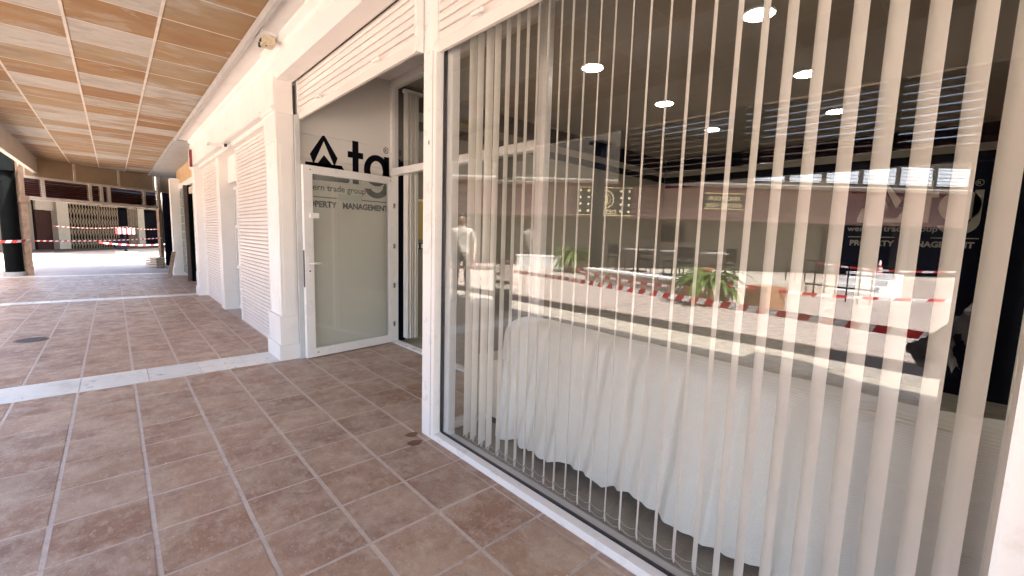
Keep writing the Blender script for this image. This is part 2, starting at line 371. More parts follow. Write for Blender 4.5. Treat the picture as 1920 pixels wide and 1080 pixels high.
for j in range(-14, 26):
    y = 4.29+0.6*j
    for c in range(4):
        if y > diagY(xj[c]+0.3)-0.2: continue
        box(bm, xj[c]+0.011, xj[c+1]-0.011, y-0.006, y+0.006, CZ-0.001, CZ+0.016)
part('cross_batten', bm, MATS['cream_batten'], ce)
# roof slab above everything
bm = bmesh.new(); prism(bm, [(-1.50, -8), (-1.50, 17.6), (1.3, 20.0), (10, 20.0), (10, -8)], 'z', 3.34, 3.75); struct('roof_slab', bm, concrete)
# soffit
sf = struct('soffit', prism(bmesh.new(), [(1.03, 3.12), (1.30, 3.12), (1.30, 3.30), (1.03, 3.30)], 'y', -6, 10.95), white)
part('edge_trim', prism(bmesh.new(), [(0.975, 3.14), (0.975, 3.07), (1.0, 3.07), (1.03, 3.105), (1.03, 3.14)], 'y', -6, 10.95), grey_trim, sf)
struct('far_soffit', box(bmesh.new(), 0.975, 1.75, 10.95, 19.4, 3.10, 3.30), mat('grey_far_soffit', (0.36, 0.36, 0.35), 0.5))

# ================================================================ FACADE
# --- upper wall over second bay, with cornice moulding
fw = thing('facade_wall', 'white rendered wall band above the closed roller shutters', 'wall')
bm = bmesh.new(); box(bm, 1.27, 1.45, 5.031, 11.42, 2.66, 3.34); box(bm, 1.452, 1.9, 5.30, 11.42, 2.66, 3.34); part('wall_face', bm, white, fw)
bm = bmesh.new(); prism(bm, [(1.27, 3.12), (1.19, 3.12), (1.20, 3.09), (1.235, 3.07), (1.25, 3.03), (1.27, 3.02)], 'y', 5.04, 11.0); part('cornice', bm, white, fw)
bm = bmesh.new(); prism(bm, [(1.27, 2.70), (1.25, 2.69), (1.25, 2.665), (1.27, 2.655)], 'y', 5.55, 11.05); part('lintel_moulding', bm, white, fw)
bpart('shutter_housing', (1.34, 1.60, 5.52, 11.05, 2.60, 2.658), white, fw)
# post and recess between shutters
bpart('pier', (1.37, 1.60, 8.88, 9.18, 0.0, 2.6595), white, fw)
bpart('infill_panel', (1.50, 1.60, 7.75, 8.878, 2.18, 2.6), white, fw)
bpart('back_wall', (1.9, 2.0, 5.3, 11.42, 0, 3.3), white, fw)
# --- header over the near shop bay
hd = thing('shopfront_header', 'white projecting header over the open roller shutters', 'wall')
prof = [(1.222, 3.34), (1.222, 2.995), (1.30, 2.925), (1.445, 2.925), (1.475, 2.945), (1.475, 3.34)]
part('header_face', prism(bmesh.new(), prof, 'y', -6, 5.03), white, hd)
part('cornice', prism(bmesh.new(), [(1.222, 3.12), (1.165, 3.12), (1.17, 3.095), (1.205, 3.075), (1.222, 3.05)], 'y', -6, 5.03), white, hd)
bpart('shadow_gap', (1.4755, 1.52, -3, 5.0, 2.96, 3.34), gasket, hd)
bpart('back_beam', (1.61, 2.70, -6, 5.14, 3.33, 3.338), white, hd)
bpart('inner_head', (1.61, 1.72, -6, 2.5, 2.70, 3.30), inwall, hd)

# --- pilasters
def pilaster(y0, y1, label):
    t = thing('pilaster', label, 'pilaster', (1.29, y0, 0), 0, 'white fluted pilasters along the arcade')
    w = y1-y0
    bm = bmesh.new(); box(bm, -0.035, 0.165, -0.02, w+0.02, 0.0, 0.17); part('skirting', bm, white, t, 0.006)
    bm = bmesh.new(); box(bm, -0.02, 0.165, -0.008, w+0.008, 0.17, 0.48); part('plinth', bm, white, t, 0.004)
    # fluted shaft
    pts = [(0.165, 0), (0, 0)]; m = 0.055; n = 6; fwid = (w-2*m)/n
    for k in range(n):
        a = m + k*fwid; pts += [(0, a), (0.012, a+fwid*0.18), (0.012, a+fwid*0.72), (0, a+fwid*0.9)]
    pts += [(0, w), (0.165, w)]
    part('shaft', prism(bmesh.new(), pts, 'z', 0.48, 2.33), white, t)
    bm = bmesh.new(); box(bm, 0.03, 0.14, -0.006, 0, 0.52, 2.30); part('side_panel', bm, white, t, 0.002)
    bm = bmesh.new(); box(bm, -0.006, 0.165, -0.004, w+0.004, 2.33, 2.60); part('capital_neck', bm, white, t, 0.003)
    pc = [(0.165, 2.60), (-0.008, 2.60), (-0.012, 2.615), (-0.03, 2.62), (-0.035, 2.635), (-0.045, 2.64), (-0.045, 2.66), (0.165, 2.66)]
    part('capital', prism(bmesh.new(), pc, 'y', -0.015, w+0.015), white, t)
    bm = bmesh.new(); box(bm, -0.016, 0.165, 0.001, w-0.001, 2.66, 3.07); part('upper_block', bm, white, t)
    return t
pilaster(5.04, 5.50, 'tall white fluted pilaster directly left of the open glass door')
pilaster(11.05, 11.42, 'distant white fluted pilaster at the far end of the closed shutters')

# --- roller shutters
def slat_mesh(length, h=0.05, d=0.013):
    bm = bmesh.new(); pts = [(0.004, 0.0), (-d+0.004, 0.001), (-d, 0.006), (-d-0.001, h*0.45), (-d+0.001, h-0.014), (-d+0.006, h-0.009), (0.004, h-0.008)]
    prism(bm, pts, 'y', 0, length); return mesh_of(bm, 'slat', shutm)
def shutter(x, y0, y1, z0, z1, label, h=0.05, brackets=(), rail_h=0.07):
    t = thing('roller_shutter', label, 'shutter', (x, y0, 0), 0, 'white roller shutters of the arcade shops')
    me = slat_mesh(y1-y0, h); z = z0 + rail_h
    while z < z1:
        link('slat', me, t, (0, 0, z)); z += h
    bpart('bottom_rail', (-0.012, 0.010, 0, y1-y0, z0, z0+rail_h-0.002), shutm, t, 0.003)
    bpart('backing', (0.005, 0.009, 0.002, y1-y0-0.002, z0+rail_h*0.6, z1+h), mat('shutter_groove_shade', (0.42, 0.34, 0.31), 0.7), t)  # backing coloured darker to deepen the shade in the slat grooves
    for a in (0, y1-y0): bpart('guide_rail', (-0.022, 0.03, a-0.03 if a == 0 else a, a if a == 0 else a+0.03, 0 if z0 < 0.1 else z0, z1+h), wpaint, t)
    for yb in brackets:
        bm = bmesh.new(); tube(bm, (-0.012, yb-y0, z0+0.075), (-0.06, yb-y0+0.02, z0+0.068), 0.009); tube(bm, (-0.055, yb-y0-0.06, z0+0.07), (-0.062, yb-y0+0.03, z0+0.066), 0.011)
        part('stop_buffer', bm, wplast, t)
    return t
shutter(1.43, 5.53, 7.72, 0.0, 2.60, 'closed white roller shutter directly behind the near fluted pilaster', 0.05)
shutter(1.43, 9.21, 11.02, 0.0, 2.60, 'closed white roller shutter beside the far fluted pilaster', 0.05)
shutter(1.51, 2.61, 5.00, 2.565, 2.96, 'raised white roller shutter above the open shop entrance', 0.056, (3.1, 4.3))
shutter(1.57, -0.10, 2.43, 2.535, 2.96, 'raised white roller shutter above the big window with blinds', 0.056, (2.0, 0.8))
# narrow glazed slot
t = thing('side_door', 'narrow glazed side door with white bars between the two closed shutters', 'door', (1.60, 7.75, 0))
bpart('glass_panel', (0, 0.01, 0.02, 1.1, 0.05, 2.16), plainglass, t)
bpart('dark_backing', (0.25, 0.28, -0.1, 1.2, 0, 2.5), mat('dim_shop', (0.25, 0.27, 0.30), 0.6), t)
for z in (0.05, 0.75, 1.45, 2.1): bpart('rail', (-0.03, 0, 0.0, 1.12, z-0.02, z+0.02), wpaint, t)
for y in (0.02, 0.3, 0.6, 0.9, 1.08): bpart('bar', (-0.035, -0.005, y-0.014, y+0.014, 0.03, 2.16), wpaint, t)

# --- white post between window and entrance
pt = thing('window_post', 'wide white metal post between the entrance and the big window', 'post', (1.545, 2.435, 0))
bpart('post_face', (0, 0.075, 0, 0.148, 0.0, 3.0), wpaint, pt, 0.003)
bpart('guide_slot', (-0.002, 0.01, 0.035, 0.041, 0.02, 2.55), grey_trim, pt)
bpart('lock_hole', (-0.003, 0, 0.075, 0.083, 1.985, 2.01), gasket, pt)
# --- big window
wd = thing('shop_window', 'large reflective shop window with a low white sill', 'window', (1.60, 0, 0))
bpart('glass', (0.004, 0.012, -0.08, 2.42, 0.04, 2.72), shopglass, wd)
bpart('sill', (-0.052, 0.0, -0.6, 2.434, 0.0, 0.042), wpaint, wd, 0.003)
bpart('bottom_gasket', (-0.001, 0.02, -0.1, 2.42, 0.0, 0.046), gasket, wd)
bpart('inner_frame', (0.021, 0.075, -0.1, 2.42, 0.0, 0.035), grey_trim, wd)
bpart('side_gasket', (-0.002, 0.02, 2.421, 2.434, 0.046, 2.7), gasket, wd)
bpart('inner_jamb', (0.022, 0.07, 2.365, 2.43, 0.035, 2.7), mat('grey_white_jamb', (0.55, 0.55, 0.54), 0.4), wd)
bpart('side_return', (0.076, 0.10, 2.40, 2.46, 0.0, 2.7), wpaint, wd)
# --- right white pillar
t = thing('white_pillar', 'smooth white pillar framing the right edge of the big window', 'pillar', (1.5, -0.085, 0))
bpart('shaft', (0.02, 0.30, -0.62, 0, 0, 3.3), white, t, 0.004)
bpart('corner_bead', (0.012, 0.022, -0.01, 0.0, 0, 2.7), wpaint, t)
bpart('socket_cover', (0.012, 0.02, -0.16, -0.12, 0.86, 0.9), wplast, t)
# near wall right of pillar
t = thing('end_wall', 'white wall continuing behind the right pillar', 'wall'); bpart('wall_face', (1.55, 1.80, -6, -0.71, 0, 3.3), white, t)

# --- recess: side wall with sign, side glazing, ceiling
rw = thing('recess_wall', 'pale panelled side wall of the shop entrance carrying the dark logo', 'wall')
bpart('panel', (1.475, 2.64, 5.15, 5.28, 0, 2.20), recwall, rw)
bpart('panel', (1.475, 2.64, 5.15, 5.28, 2.203, 2.46), recwall, rw)
bpart('panel', (1.475, 2.64, 5.15, 5.28, 2.463, 3.30), recwall, rw)
bpart('dark_edge', (1.452, 1.474, 5.02, 5.03, 0, 2.9), gasket, rw)
bpart('metal_guide', (1.452, 1.50, 4.985, 5.018, 0, 2.6), mat('grey_white_jamb', (0.5, .5, .5)), rw)
struct('recess_ceiling', box(bmesh.new(), 1.54, 2.68, 2.45, 5.15, 3.26, 3.33), white)
sg = thing('recess_side_glazing', 'glazed white-framed screen on the near side of the entrance recess', 'window', (1.625, 2.49, 0))
bpart('glass', (0.05, 1.0, 0.02, 0.03, 0.06, 3.2), plainglass, sg)
bpart('bottom_rail', (0.0, 1.0, 0, 0.05, 0, 0.06), wpaint, sg); bpart('stile', (0.955, 1.03, -0.01, 0.06, 0.0, 3.26), wpaint, sg)
# ---- entrance frame
ef = thing('entrance_frame', 'white metal entrance frame with glazed transom behind the open door', 'door frame', (2.63, 2.58, 0))
bpart('transom_bar', (-0.035, 0.05, 0.0, 2.54, 2.125, 2.205), wpaint, ef, 0.003)
bpart('transom_glass', (0.005, 0.011, 0.0, 2.5, 2.205, 3.17), plainglass, ef)
bpart('head_bar', (-0.03, 0.05, 0.0, 2.54, 3.17, 3.262), white, ef, 0.003)
bpart('left_jamb', (-0.03, 0.05, 2.50, 2.565, 0.0, 3.17), wpaint, ef, 0.003)
bpart('right_jamb', (-0.03, 0.05, -0.06, 0.0, 0.0, 3.26), wpaint, ef, 0.003)
bpart('threshold', (-0.03, 0.06, 0.0, 2.5, 0.0, 0.022), wpaint, ef, 0.003)
bpart('side_light', (0.005, 0.011, 0.0, 1.3, 0.03, 2.12), plainglass, ef)
bpart('side_light_stile', (-0.02, 0.04, 1.3, 1.36, 0.022, 2.125), wpaint, ef)

# ---- open glass door leaf (hinge at 2.61,5.085)
P1 = Vector((2.615, 5.10, 0)); P0 = Vector((1.50, 4.945, 0)); L = (P1-P0).length
ang = math.atan2(P0.y-P1.y, P0.x-P1.x)
dr = thing('glass_door', 'white-framed glass entrance door standing open in front of the logo wall', 'door', P1, ang)
def dbox(name, x0, x1, z0, z1, m, y0=-0.025, y1=0.025, bev=0.004, par=None): return bpart(name, (x0, x1, y0, y1, z0, z1), m, par or dr, bev)
dbox('hinge_stile', 0, 0.075, 0.012, 2.10, wpaint); dbox('lock_stile', L-0.095, L, 0.012, 2.10, wpaint)
dbox('top_rail', 0.075, L-0.095, 2.015, 2.10, wpaint); dbox('bottom_rail', 0.075, L-0.095, 0.012, 0.11, wpaint)
dbox('glazing_bead', 0.075, 0.087, 0.11, 2.015, grey_trim, -0.012, 0.012, 0); dbox('glazing_bead', L-0.107, L-0.095, 0.11, 2.015, grey_trim, -0.012, 0.012, 0)
dbox('glass', 0.087, L-0.107, 0.11, 2.015, doorglass, -0.004, 0.004, 0)
h_ = dbox('handle_plate', L-0.062, L-0.030, 0.93, 1.13, wpaint, 0.025, 0.032, 0.003)
bm = bmesh.new(); tube(bm, (L-0.046, 0.03, 1.06), (L-0.046, 0.075, 1.06), 0.010); tube(bm, (L-0.04, 0.072, 1.06), (L-0.165, 0.078, 1.058), 0.011)
part('handle', bm, wpaint, dr, smooth=True)
bm = bmesh.new(); tube(bm, (L-0.046, 0.032, 0.975), (L-0.046, 0.037, 0.975), 0.009); part('keyhole', bm, gasket, dr)
dbox('lock_edge', L, L+0.004, 0.80, 1.2, gasket, -0.012, 0.012, 0)
for z in (0.25, 0.75, 1.25, 1.75): dbox('hinge', -0.012, 0.014, z-0.03, z+0.03, chrome, 0.018, 0.038, 0.002)
dbox('closer_box', L-0.15, L-0.06, 1.545, 1.60, wplast, 0.026, 0.05)
for x in (0.05, L-0.075): dbox('screw_cap', x-0.008, x+0.008, 2.05, 2.06, gasket, 0.0252, 0.027, 0)
dbox('screw_cap', L-0.13, L-0.115, 0.055, 0.066, gasket, 0.0252, 0.027, 0)

# ---- logo (polygons in u,z measured on the entrance wall)
def logo(frame, m, label, cat, thick=0.003):
    """frame(u,z,t)->world point ; t = thickness towards viewer"""
    t = thing('shop_logo', label, cat)
    def poly(name, pts):
        bm = bmesh.new(); A = [bm.verts.new(frame(u, z, 0)) for u, z in pts]; B = [bm.verts.new(frame(u, z, thick)) for u, z in pts]; n = len(pts)
        f = bm.faces.new(B); bm.faces.new(A[::-1])
        for i in range(n): bm.faces.new((A[i], A[(i+1) % n], B[(i+1) % n], B[i]))
        bmesh.ops.triangulate(bm, faces=[x for x in bm.faces if len(x.verts) > 4]); part(name, bm, m, t)
    poly('chevron', [(1.785, 2.468), (1.80, 2.476), (1.815, 2.468), (1.952, 2.245), (1.916, 2.148), (1.801, 2.412), (1.685, 2.150), (1.648, 2.253)])
    poly('mountains', [(1.57, 2.03), (1.602, 2.166), (1.625, 2.12), (1.690, 2.015), (1.70, 2.03), (1.801, 2.262), (1.91, 2.03), (1.923, 2.012), (1.999, 2.168), (2.09, 2.012), (2.085, 1.99), (2.06, 1.978), (1.60, 1.978), (1.57, 1.99)])
    poly('letter_t', [(2.127, 1.978), (2.199, 1.978), (2.199, 2.474), (2.127, 2.474)]); poly('letter_t_bar', [(2.071, 2.277), (2.1268, 2.277), (2.1268, 2.347), (2.071, 2.347)]); poly('letter_t_bar', [(2.1992, 2.277), (2.256, 2.277), (2.256, 2.347), (2.1992, 2.347)])
    def arc(cu, cz, ru, rz, a0, a1, n=28): return [(cu+ru*math.cos(R(a0+(a1-a0)*i/n)), cz+rz*math.sin(R(a0+(a1-a0)*i/n))) for i in range(n+1)]
    out = arc(2.425, 2.165, 0.16, 0.187, 0, 180) ; inn = arc(2.425, 2.165, 0.083, 0.115, 180, 0)
    poly('letter_g_bowl', out+inn); out = arc(2.425, 2.165, 0.16, 0.187, 180, 360); inn = arc(2.425, 2.165, 0.083, 0.115, 360, 180)
    poly('letter_g_bowl', out+inn)
    def stem(x0, x1, z0, z1): poly('letter_g_stem', [(x0, z0), (x1, z0), (x1, z1), (x0, z1)])
    stem(2.524, 2.590, 1.99, 2.345)
    poly('letter_g_tail', arc(2.425, 1.995, 0.165, 0.165, 200, 360)+arc(2.425, 1.995, 0.09, 0.095, 360, 215))
    ring = lambda r0, r1: None
    poly('registered_ring', arc(2.548, 2.424, 0.032, 0.038, 0, 180, 14)+arc(2.548, 2.424, 0.026, 0.031, 180, 0, 14))
    poly('registered_ring', arc(2.548, 2.424, 0.032, 0.038, 180, 360, 14)+arc(2.548, 2.424, 0.026, 0.031, 360, 180, 14))
    poly('rule', [(1.50, 1.786), (1.935, 1.786), (1.935, 1.797), (1.50, 1.797)]); poly('rule', [(2.235, 1.786), (2.60, 1.786), (2.60, 1.797), (2.235, 1.797)])
    def txt(name, s, size, u_right, z, off, stretch=1.0, u_left=None):
        me = text_mesh(s, size, 0.0, off); xs = [v.co.x for v in me.vertices]; w = max(xs)-min(xs); x0 = min(xs)
        k = stretch if u_left is None else (u_right-u_left)/w
        for v in me.vertices:
            u = u_right - w*k + (v.co.x-x0)*k; v.co = frame(u, z+v.co.y, thick*0.7)
        me.materials.append(m); link(name, me, t)
    txt('small_lettering', 'western trade group', 0.098, 2.283, 1.868, 0.0016, u_left=1.485)
    txt('small_lettering', 'PROPERTY', 0.094, 1.937, 1.682, 0.004, u_left=1.525)
    txt('small_lettering', 'MANAGEMENT', 0.094, 2.575, 1.682, 0.004, u_left=2.003)
    txt('registered_r', 'R', 0.052, 2.562, 2.405, 0.001)
    return t
logo(lambda u, z, t: (u, 5.1495-t, z), black, 'dark navy company logo and lettering on the entrance side wall', 'sign')
bm = bmesh.new(); box(bm, 1.943, 2.232, 5.135, 5.142, 1.768, 1.845); tag(part('clear_plaque', bm, mat('pale_plaque', (0.62, 0.63, 0.56), 0.3), None), 'small blank pale plaque fixed over the line under the logo', 'plaque')

# ---- small things on the facade
t = thing('light_fitting', 'broken cream light fitting on the white soffit near the header', 'light fitting', (1.10, 4.50, 3.12))
bpart('base_plate', (-0.075, 0.06, -0.09, 0.08, -0.03, 0.0), wplast, t, 0.006)
bpart('housing', (-0.05, 0.05, -0.06, 0.06, -0.10, -0.03), mat('yellowed_plastic', (0.62, 0.52, 0.36), 0.6, 0.2, 30, dirt=(0.2, 0.12, 0.06), ds=20), t, 0.012)
bm = bmesh.new(); tube(bm, (-0.06, -0.02, -0.06), (0.0, -0.02, -0.09), 0.018); tube(bm, (-0.05, 0.03, -0.07), (-0.052, 0.03, -0.11), 0.012); part('lamp_socket', bm, gasket, t)
t = thing('wall_bracket', 'small white bracket sticking out of the wall above the shutters', 'bracket', (1.27, 7.75, 2.62))
bpart('arm', (-0.20, 0.0, -0.02, 0.02, -0.02, 0.02), wpaint, t, 0.004); bpart('plate', (-0.012, 0.0, -0.05, 0.05, -0.06, 0.06), wpaint, t, 0.004)
bpart('clip', (-0.20, -0.17, -0.07, 0.07, -0.015, 0.015), wpaint, t, 0.004); bpart('dark_plug', (-0.01, 0.02, -0.16, -0.10, -0.03, 0.01), gasket, t)
t = thing('wall_sign', 'small dark red sign on the wall end beyond the shutters', 'sign', (1.22, 10.95, 2.62)); bpart('plate', (-0.02, 0.03, -0.02, 0.02, 0, 0.34), redpaint, t, 0.003); bpart('edge_frame', (-0.024, -0.02, -0.022, 0.022, -0.005, 0.345), white, t)

# ================================================================ THIRD BAY (far shop on the right)
fs = thing('far_shopfront', 'distant shopfront with glass doors and an ochre band over them', 'shopfront', (1.5, 11.42, 0))
bpart('upper_wall', (0.02, 0.5, 0, 5.5, 2.62, 3.1), orange_wall, fs)
bpart('lintel', (-0.02, 0.04, 0.0, 5.4, 2.50, 2.64), white, fs)
bpart('lintel', (0.0, 0.04, 0.0, 2.75, 2.28, 2.44), creamwood, fs)
bpart('pane', (0.05, 0.06, 0.3, 1.7, 0.1, 2.3), mat('pale_blue_glass', (0.30, 0.36, 0.40), 0.15), fs)
for y in (0.15, 0.9, 1.75, 2.72): bpart('frame_post', (-0.02, 0.06, y-0.06, y+0.06, 0, 2.5), wpaint if y != 2.72 else blackcol, fs)
bpart('open_door_edge', (-0.10, 0.02, 2.80, 2.88, 0, 2.5), mat('brown_frame', (0.10, 0.07, 0.06), 0.4), fs)
bpart('dark_interior', (0.3, 0.35, 0, 5.4, 0, 2.6), black, fs)
for r in range(10):
    for c in range(5):
        bpart('glass_block', (-0.02, 0.05, 3.35+c*0.23, 3.35+c*0.23+0.215, 0.12+r*0.235, 0.12+r*0.235+0.215), greentile, fs, 0.01)
bpart('white_panel', (0.0, 0.06, 2.92, 3.33, 0.05, 2.05), white, fs)
bpart('jamb', (-0.22, 0.2, 4.6, 5.0, 0, 2.8), white, fs, 0.01)
bpart('far_wall', (0.3, 0.6, 5.4, 8.9, 0, 3.1), black, fs)
bpart('return_wall', (-0.12, 3.0, 8.95, 9.1, 0, 3.1), black, fs)
bpart('jamb_base', (-0.25, 0.2, 4.57, 5.03, 0, 0.25), white, fs)
t = thing('leaning_plank', 'pale wooden plank leaning against the far white jamb', 'plank', (1.06, 15.5, 0)); 
bm = bmesh.new(); prism(bm, [(0, 0), (0.09, 0), (0.22, 0.72), (0.13, 0.72)], 'y', 0, 0.05); part('board', bm, rustwood, t)

# ================================================================ FAR DIAGONAL FASCIA with louvres
D0 = Vector((-1.75, 17.35, 0)); dang = math.atan2(2.48, 3.01)
fa = thing('diagonal_fascia', 'tan panelled fascia with brown louvres at the far end of the arcade', 'fascia', D0, dang)
LD = 3.85
edges = [0.10, 1.30, 2.55, 3.72]
for a, b in zip(edges[:-1], edges[1:]): bpart('fascia_panel', (a+0.03, b-0.03, 0, 0.04, 2.66, 3.16), tanpan, fa)
for a in edges: bpart('batten', (a-0.03, a+0.03, -0.02, 0.05, 2.66, 3.16), creamwood, fa)
bpart('top_batten', (0, LD+0.5, -0.03, 0.05, 3.16, 3.21), creamwood, fa); bpart('mid_batten', (0, LD, -0.03, 0.05, 2.60, 2.66), creamwood, fa)
bpart('lower_beam', (0, LD, -0.05, 0.07, 2.03, 2.12), creamwood, fa)
for x in (0.50, 1.68, 2.0, 2.22, 3.35): bpart('louvre_post', (x-0.04, x+0.04, -0.03, 0.05, 2.12, 2.60), creamwood, fa)
lm = bmesh.new(); prism(lm, [(-0.028, 0), (0.028, 0.036), (0.028, 0.046), (-0.028, 0.010)], 'x', 0.03, LD-0.02); lme = mesh_of(lm, 'louvre', brown_slat)
for k in range(8): link('louvre', lme, fa, (0, 0.01, 2.125+k*0.059))
bpart('right_panel', (LD, LD+0.8, 0.0, 0.04, 2.62, 3.16), tanpan, fa)
bpart('dark_backing', (0.03, LD, 0.07, 0.08, 2.12, 2.6), mat('dark_louvre_back', (0.04, 0.015, 0.015), 0.6), fa)
t = thing('timber_post', 'slim weathered timber post under the left end of the far fascia', 'post', D0, dang)
bpart('post', (-0.05, 0.09, -0.06, 0.08, 0, 2.0), rustwood, t, 0.008); bpart('collar', (-0.09, 0.12, -0.09, 0.1, 1.95, 2.12), rustwood, t, 0.01); bpart('upper_post', (-0.04, 0.07, -0.05, 0.06, 2.12, 3.16), rustwood, t)
t = thing('timber_post', 'slim brown post under the right end of the far fascia', 'post', D0 + Vector((2.98, 2.45, 0)), dang)
bpart('post', (-0.06, 0.05, -0.05, 0.05, 0, 2.02), rustwood, t, 0.008); bpart('rear_post', (0.12, 0.2, 0.1, 0.18, 0, 3.1), creamwood, t); bpart('upper_post', (-0.06, 0.05, -0.06, 0.0, 2.03, 3.16), creamwood, t)
# dark round columns along the outer edge
def column(x, y, r, label, top=3.3):
    t = thing('dark_column', label, 'column', (x, y, 0), 0, 'dark columns along the arcade edge')
    part('shaft', tube(bmesh.new(), (0, 0, 0.12), (0, 0, top), r, n=28), blackcol, t, smooth=False)
    part('base', tube(bmesh.new(), (0, 0, 0), (0, 0, 0.12), r*1.25, r*1.2, n=28), mat('grey_column_base', (0.25, 0.23, 0.21), 0.6), t)
    bpart('capital_beam', (-r, r, -r*1.4, r*1.4, 2.72, 3.3), blackcol, t)
    return t
column(-1.97, 17.22, 0.17, 'thick dark round column beside the timber post at far left')
column(-1.90, 5.80, 0.17, 'dark column reflected near the left part of the big window')
column(-1.86, -0.05, 0.20, 'dark column reflected at the right end of the big window')
column(-1.90, 11.5, 0.17, 'dark column midway along the outer edge of the arcade')
t = thing('dark_beam', 'dark beam running outward from the far left column', 'beam', (-2.1, 17.25, 0)); bpart('beam_body', (-4.2, 0.13, -0.2, 0.25, 2.45, 4.7), blackcol, t); bpart('lower_lip', (-4.2, -0.1, -0.22, 0.27, 2.40, 2.45), blackcol, t)
t = thing('white_strip_wall', 'bright white wall edge left of the thick dark column', 'wall', (-2.55, 18.0, 0)); bpart('wall_face', (-0.35, 0.02, 0, 0.3, 0, 2.4), white_far, t); bpart('yellow_stripe', (-0.35, 0.03, -0.01, 0, 0.16, 0.22), yellow, t)

# outer fascia along the arcade edge: cream upper board, louvred length near the window
of = thing('outer_fascia', 'cream fascia board with brown louvres along the open edge of the arcade', 'fascia')
bpart('fascia_board', (-1.50, -1.415, -8, 17.5, 2.74, 3.34), mat('cream_fascia', (0.66, 0.60, 0.52), 0.6), of)
bpart('lower_rail', (-1.48, -1.40, -3.0, 3.12, 2.05, 2.12), darkbrown, of)
for y in (-1.0, 0.62, 1.62, 1.78, 3.1): bpart('louvre_post', (-1.47, -1.41, y-0.05, y+0.05, 2.12, 2.74), darkbrown, of)
lm = bmesh.new(); prism(lm, [(-0.012, 0.0), (-0.004, 0.0), (0.008, 0.050), (0.0, 0.050)], 'y', -3.0, 3.1); lme2 = mesh_of(lm, 'louvre', brown_slat)
bm = bmesh.new()
for k in range(10): link('louvre', lme2, of, (-1.44, 0, 2.128+k*0.061))
o = of
# ================================================================ FAR BUILDING with folding gates
G0 = Vector((-3.31, 33.11, 0)); gang = math.atan2(41.88-33.11, 2.54+3.31)
fb = thing('gated_building', 'shaded row of shops with cream piers across the plaza at far left', 'building', G0, gang)
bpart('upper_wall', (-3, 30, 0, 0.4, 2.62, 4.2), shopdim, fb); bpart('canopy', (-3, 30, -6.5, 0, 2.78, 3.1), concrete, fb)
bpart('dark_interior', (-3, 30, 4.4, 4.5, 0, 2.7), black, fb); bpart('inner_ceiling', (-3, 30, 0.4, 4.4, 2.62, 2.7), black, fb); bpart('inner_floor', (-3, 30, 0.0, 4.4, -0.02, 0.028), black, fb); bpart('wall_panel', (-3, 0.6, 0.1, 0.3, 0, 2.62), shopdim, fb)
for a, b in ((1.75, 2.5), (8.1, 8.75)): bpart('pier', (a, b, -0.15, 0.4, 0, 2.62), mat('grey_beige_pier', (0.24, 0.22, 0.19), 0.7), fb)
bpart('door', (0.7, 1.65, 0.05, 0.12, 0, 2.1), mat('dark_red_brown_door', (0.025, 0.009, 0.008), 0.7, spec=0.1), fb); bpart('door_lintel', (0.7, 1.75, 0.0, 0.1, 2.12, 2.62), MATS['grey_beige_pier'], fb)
bpart('step', (-3, 13, -1.6, 0.0, -0.02, 0.03), mat('dark_step', (0.05, 0.03, 0.025), 0.7), fb)
gm_ = mat('tan_gate_steel', (0.17, 0.13, 0.085), 0.6)
def gate(x0, x1, label):
    t = thing('folding_gate', label, 'gate', G0, gang, 'tan folding lattice gates')
    n = int((x1-x0)/0.20); st = (x1-x0)/n
    vm = bmesh.new(); box(vm, -0.02, 0.02, -0.015, 0.015, 0.02, 2.55); vme = mesh_of(vm, 'upright', gm_)
    for i in range(n+1): link('upright', vme, t, (x0+i*st, -0.05, 0))
    bm = bmesh.new()
    for i in range(n):
        for z in (0.15, 0.75, 1.35, 1.95):
            for a, b in (((0, z), (st, z+0.45)), ((0, z+0.45), (st, z))):
                tube(bm, (x0+i*st+a[0], -0.08, a[1]), (x0+i*st+b[0], -0.08, b[1]), 0.014, n=4)
    part('lattice', bm, gm_, t); bpart('head_rail', (x0, x1, -0.1, 0.0, 2.55, 2.62), gm_, t)
gate(2.55, 4.7, 'tan folding lattice gate beside the left cream pier'); gate(4.85, 6.35, 'tan folding lattice gate in the middle of the far shops'); gate(7.3, 8.05, 'narrow tan folding lattice gate beside the right cream pier')
# barrier tapes, red-white sign, bench
rd = mat('tape_red', (0.50, 0.03, 0.03), 0.4, transl=0.3); wt = mat('tape_white', (0.80, 0.78, 0.76), 0.4, transl=0.3)
def tape(pts, width, seg, label, sag=0.05, slant=0.5, thin=None):
    bm = bmesh.new(); samples = []
    for a, b in zip(pts[:-1], pts[1:]):
        a = Vector(a); b = Vector(b); n = max(1, int((b-a).length/seg))
        for i in range(n): t_ = i/n; p = a.lerp(b, t_); p.z -= sag*4*t_*(1-t_); samples.append(p)
    samples.append(Vector(pts[-1])); vs = []
    for i, p in enumerate(samples):
        d = (samples[min(i+1, len(samples)-1)]-samples[max(i-1, 0)]).normalized(); n = Vector((d.y, -d.x, 0))
        w = 0.18*math.sin(i*0.13); u = (Vector((0, 0, 1))+n*w).normalized()
        vs.append((bm.verts.new(p+u*width/2+d*width*slant/2), bm.verts.new(p-u*width/2-d*width*slant/2)))
    for i in range(len(vs)-1):
        bm.faces.new((vs[i][0], vs[i][1], vs[i+1][1], vs[i+1][0])).material_index = i % 2
    me = mesh_of(bm, 'barrier_tape', [rd, wt]); return tag(link('barrier_tape', me), label, 'barrier tape', 'red and white barrier tapes')
tape([(-5.45, 12.3, 0.52), (-4.25, 6.35, 0.52), (-2.85, -0.95, 0.50)], 0.095, 0.135, 'red and white tape stretched along the arcade, reflected across the big window', 0.02)
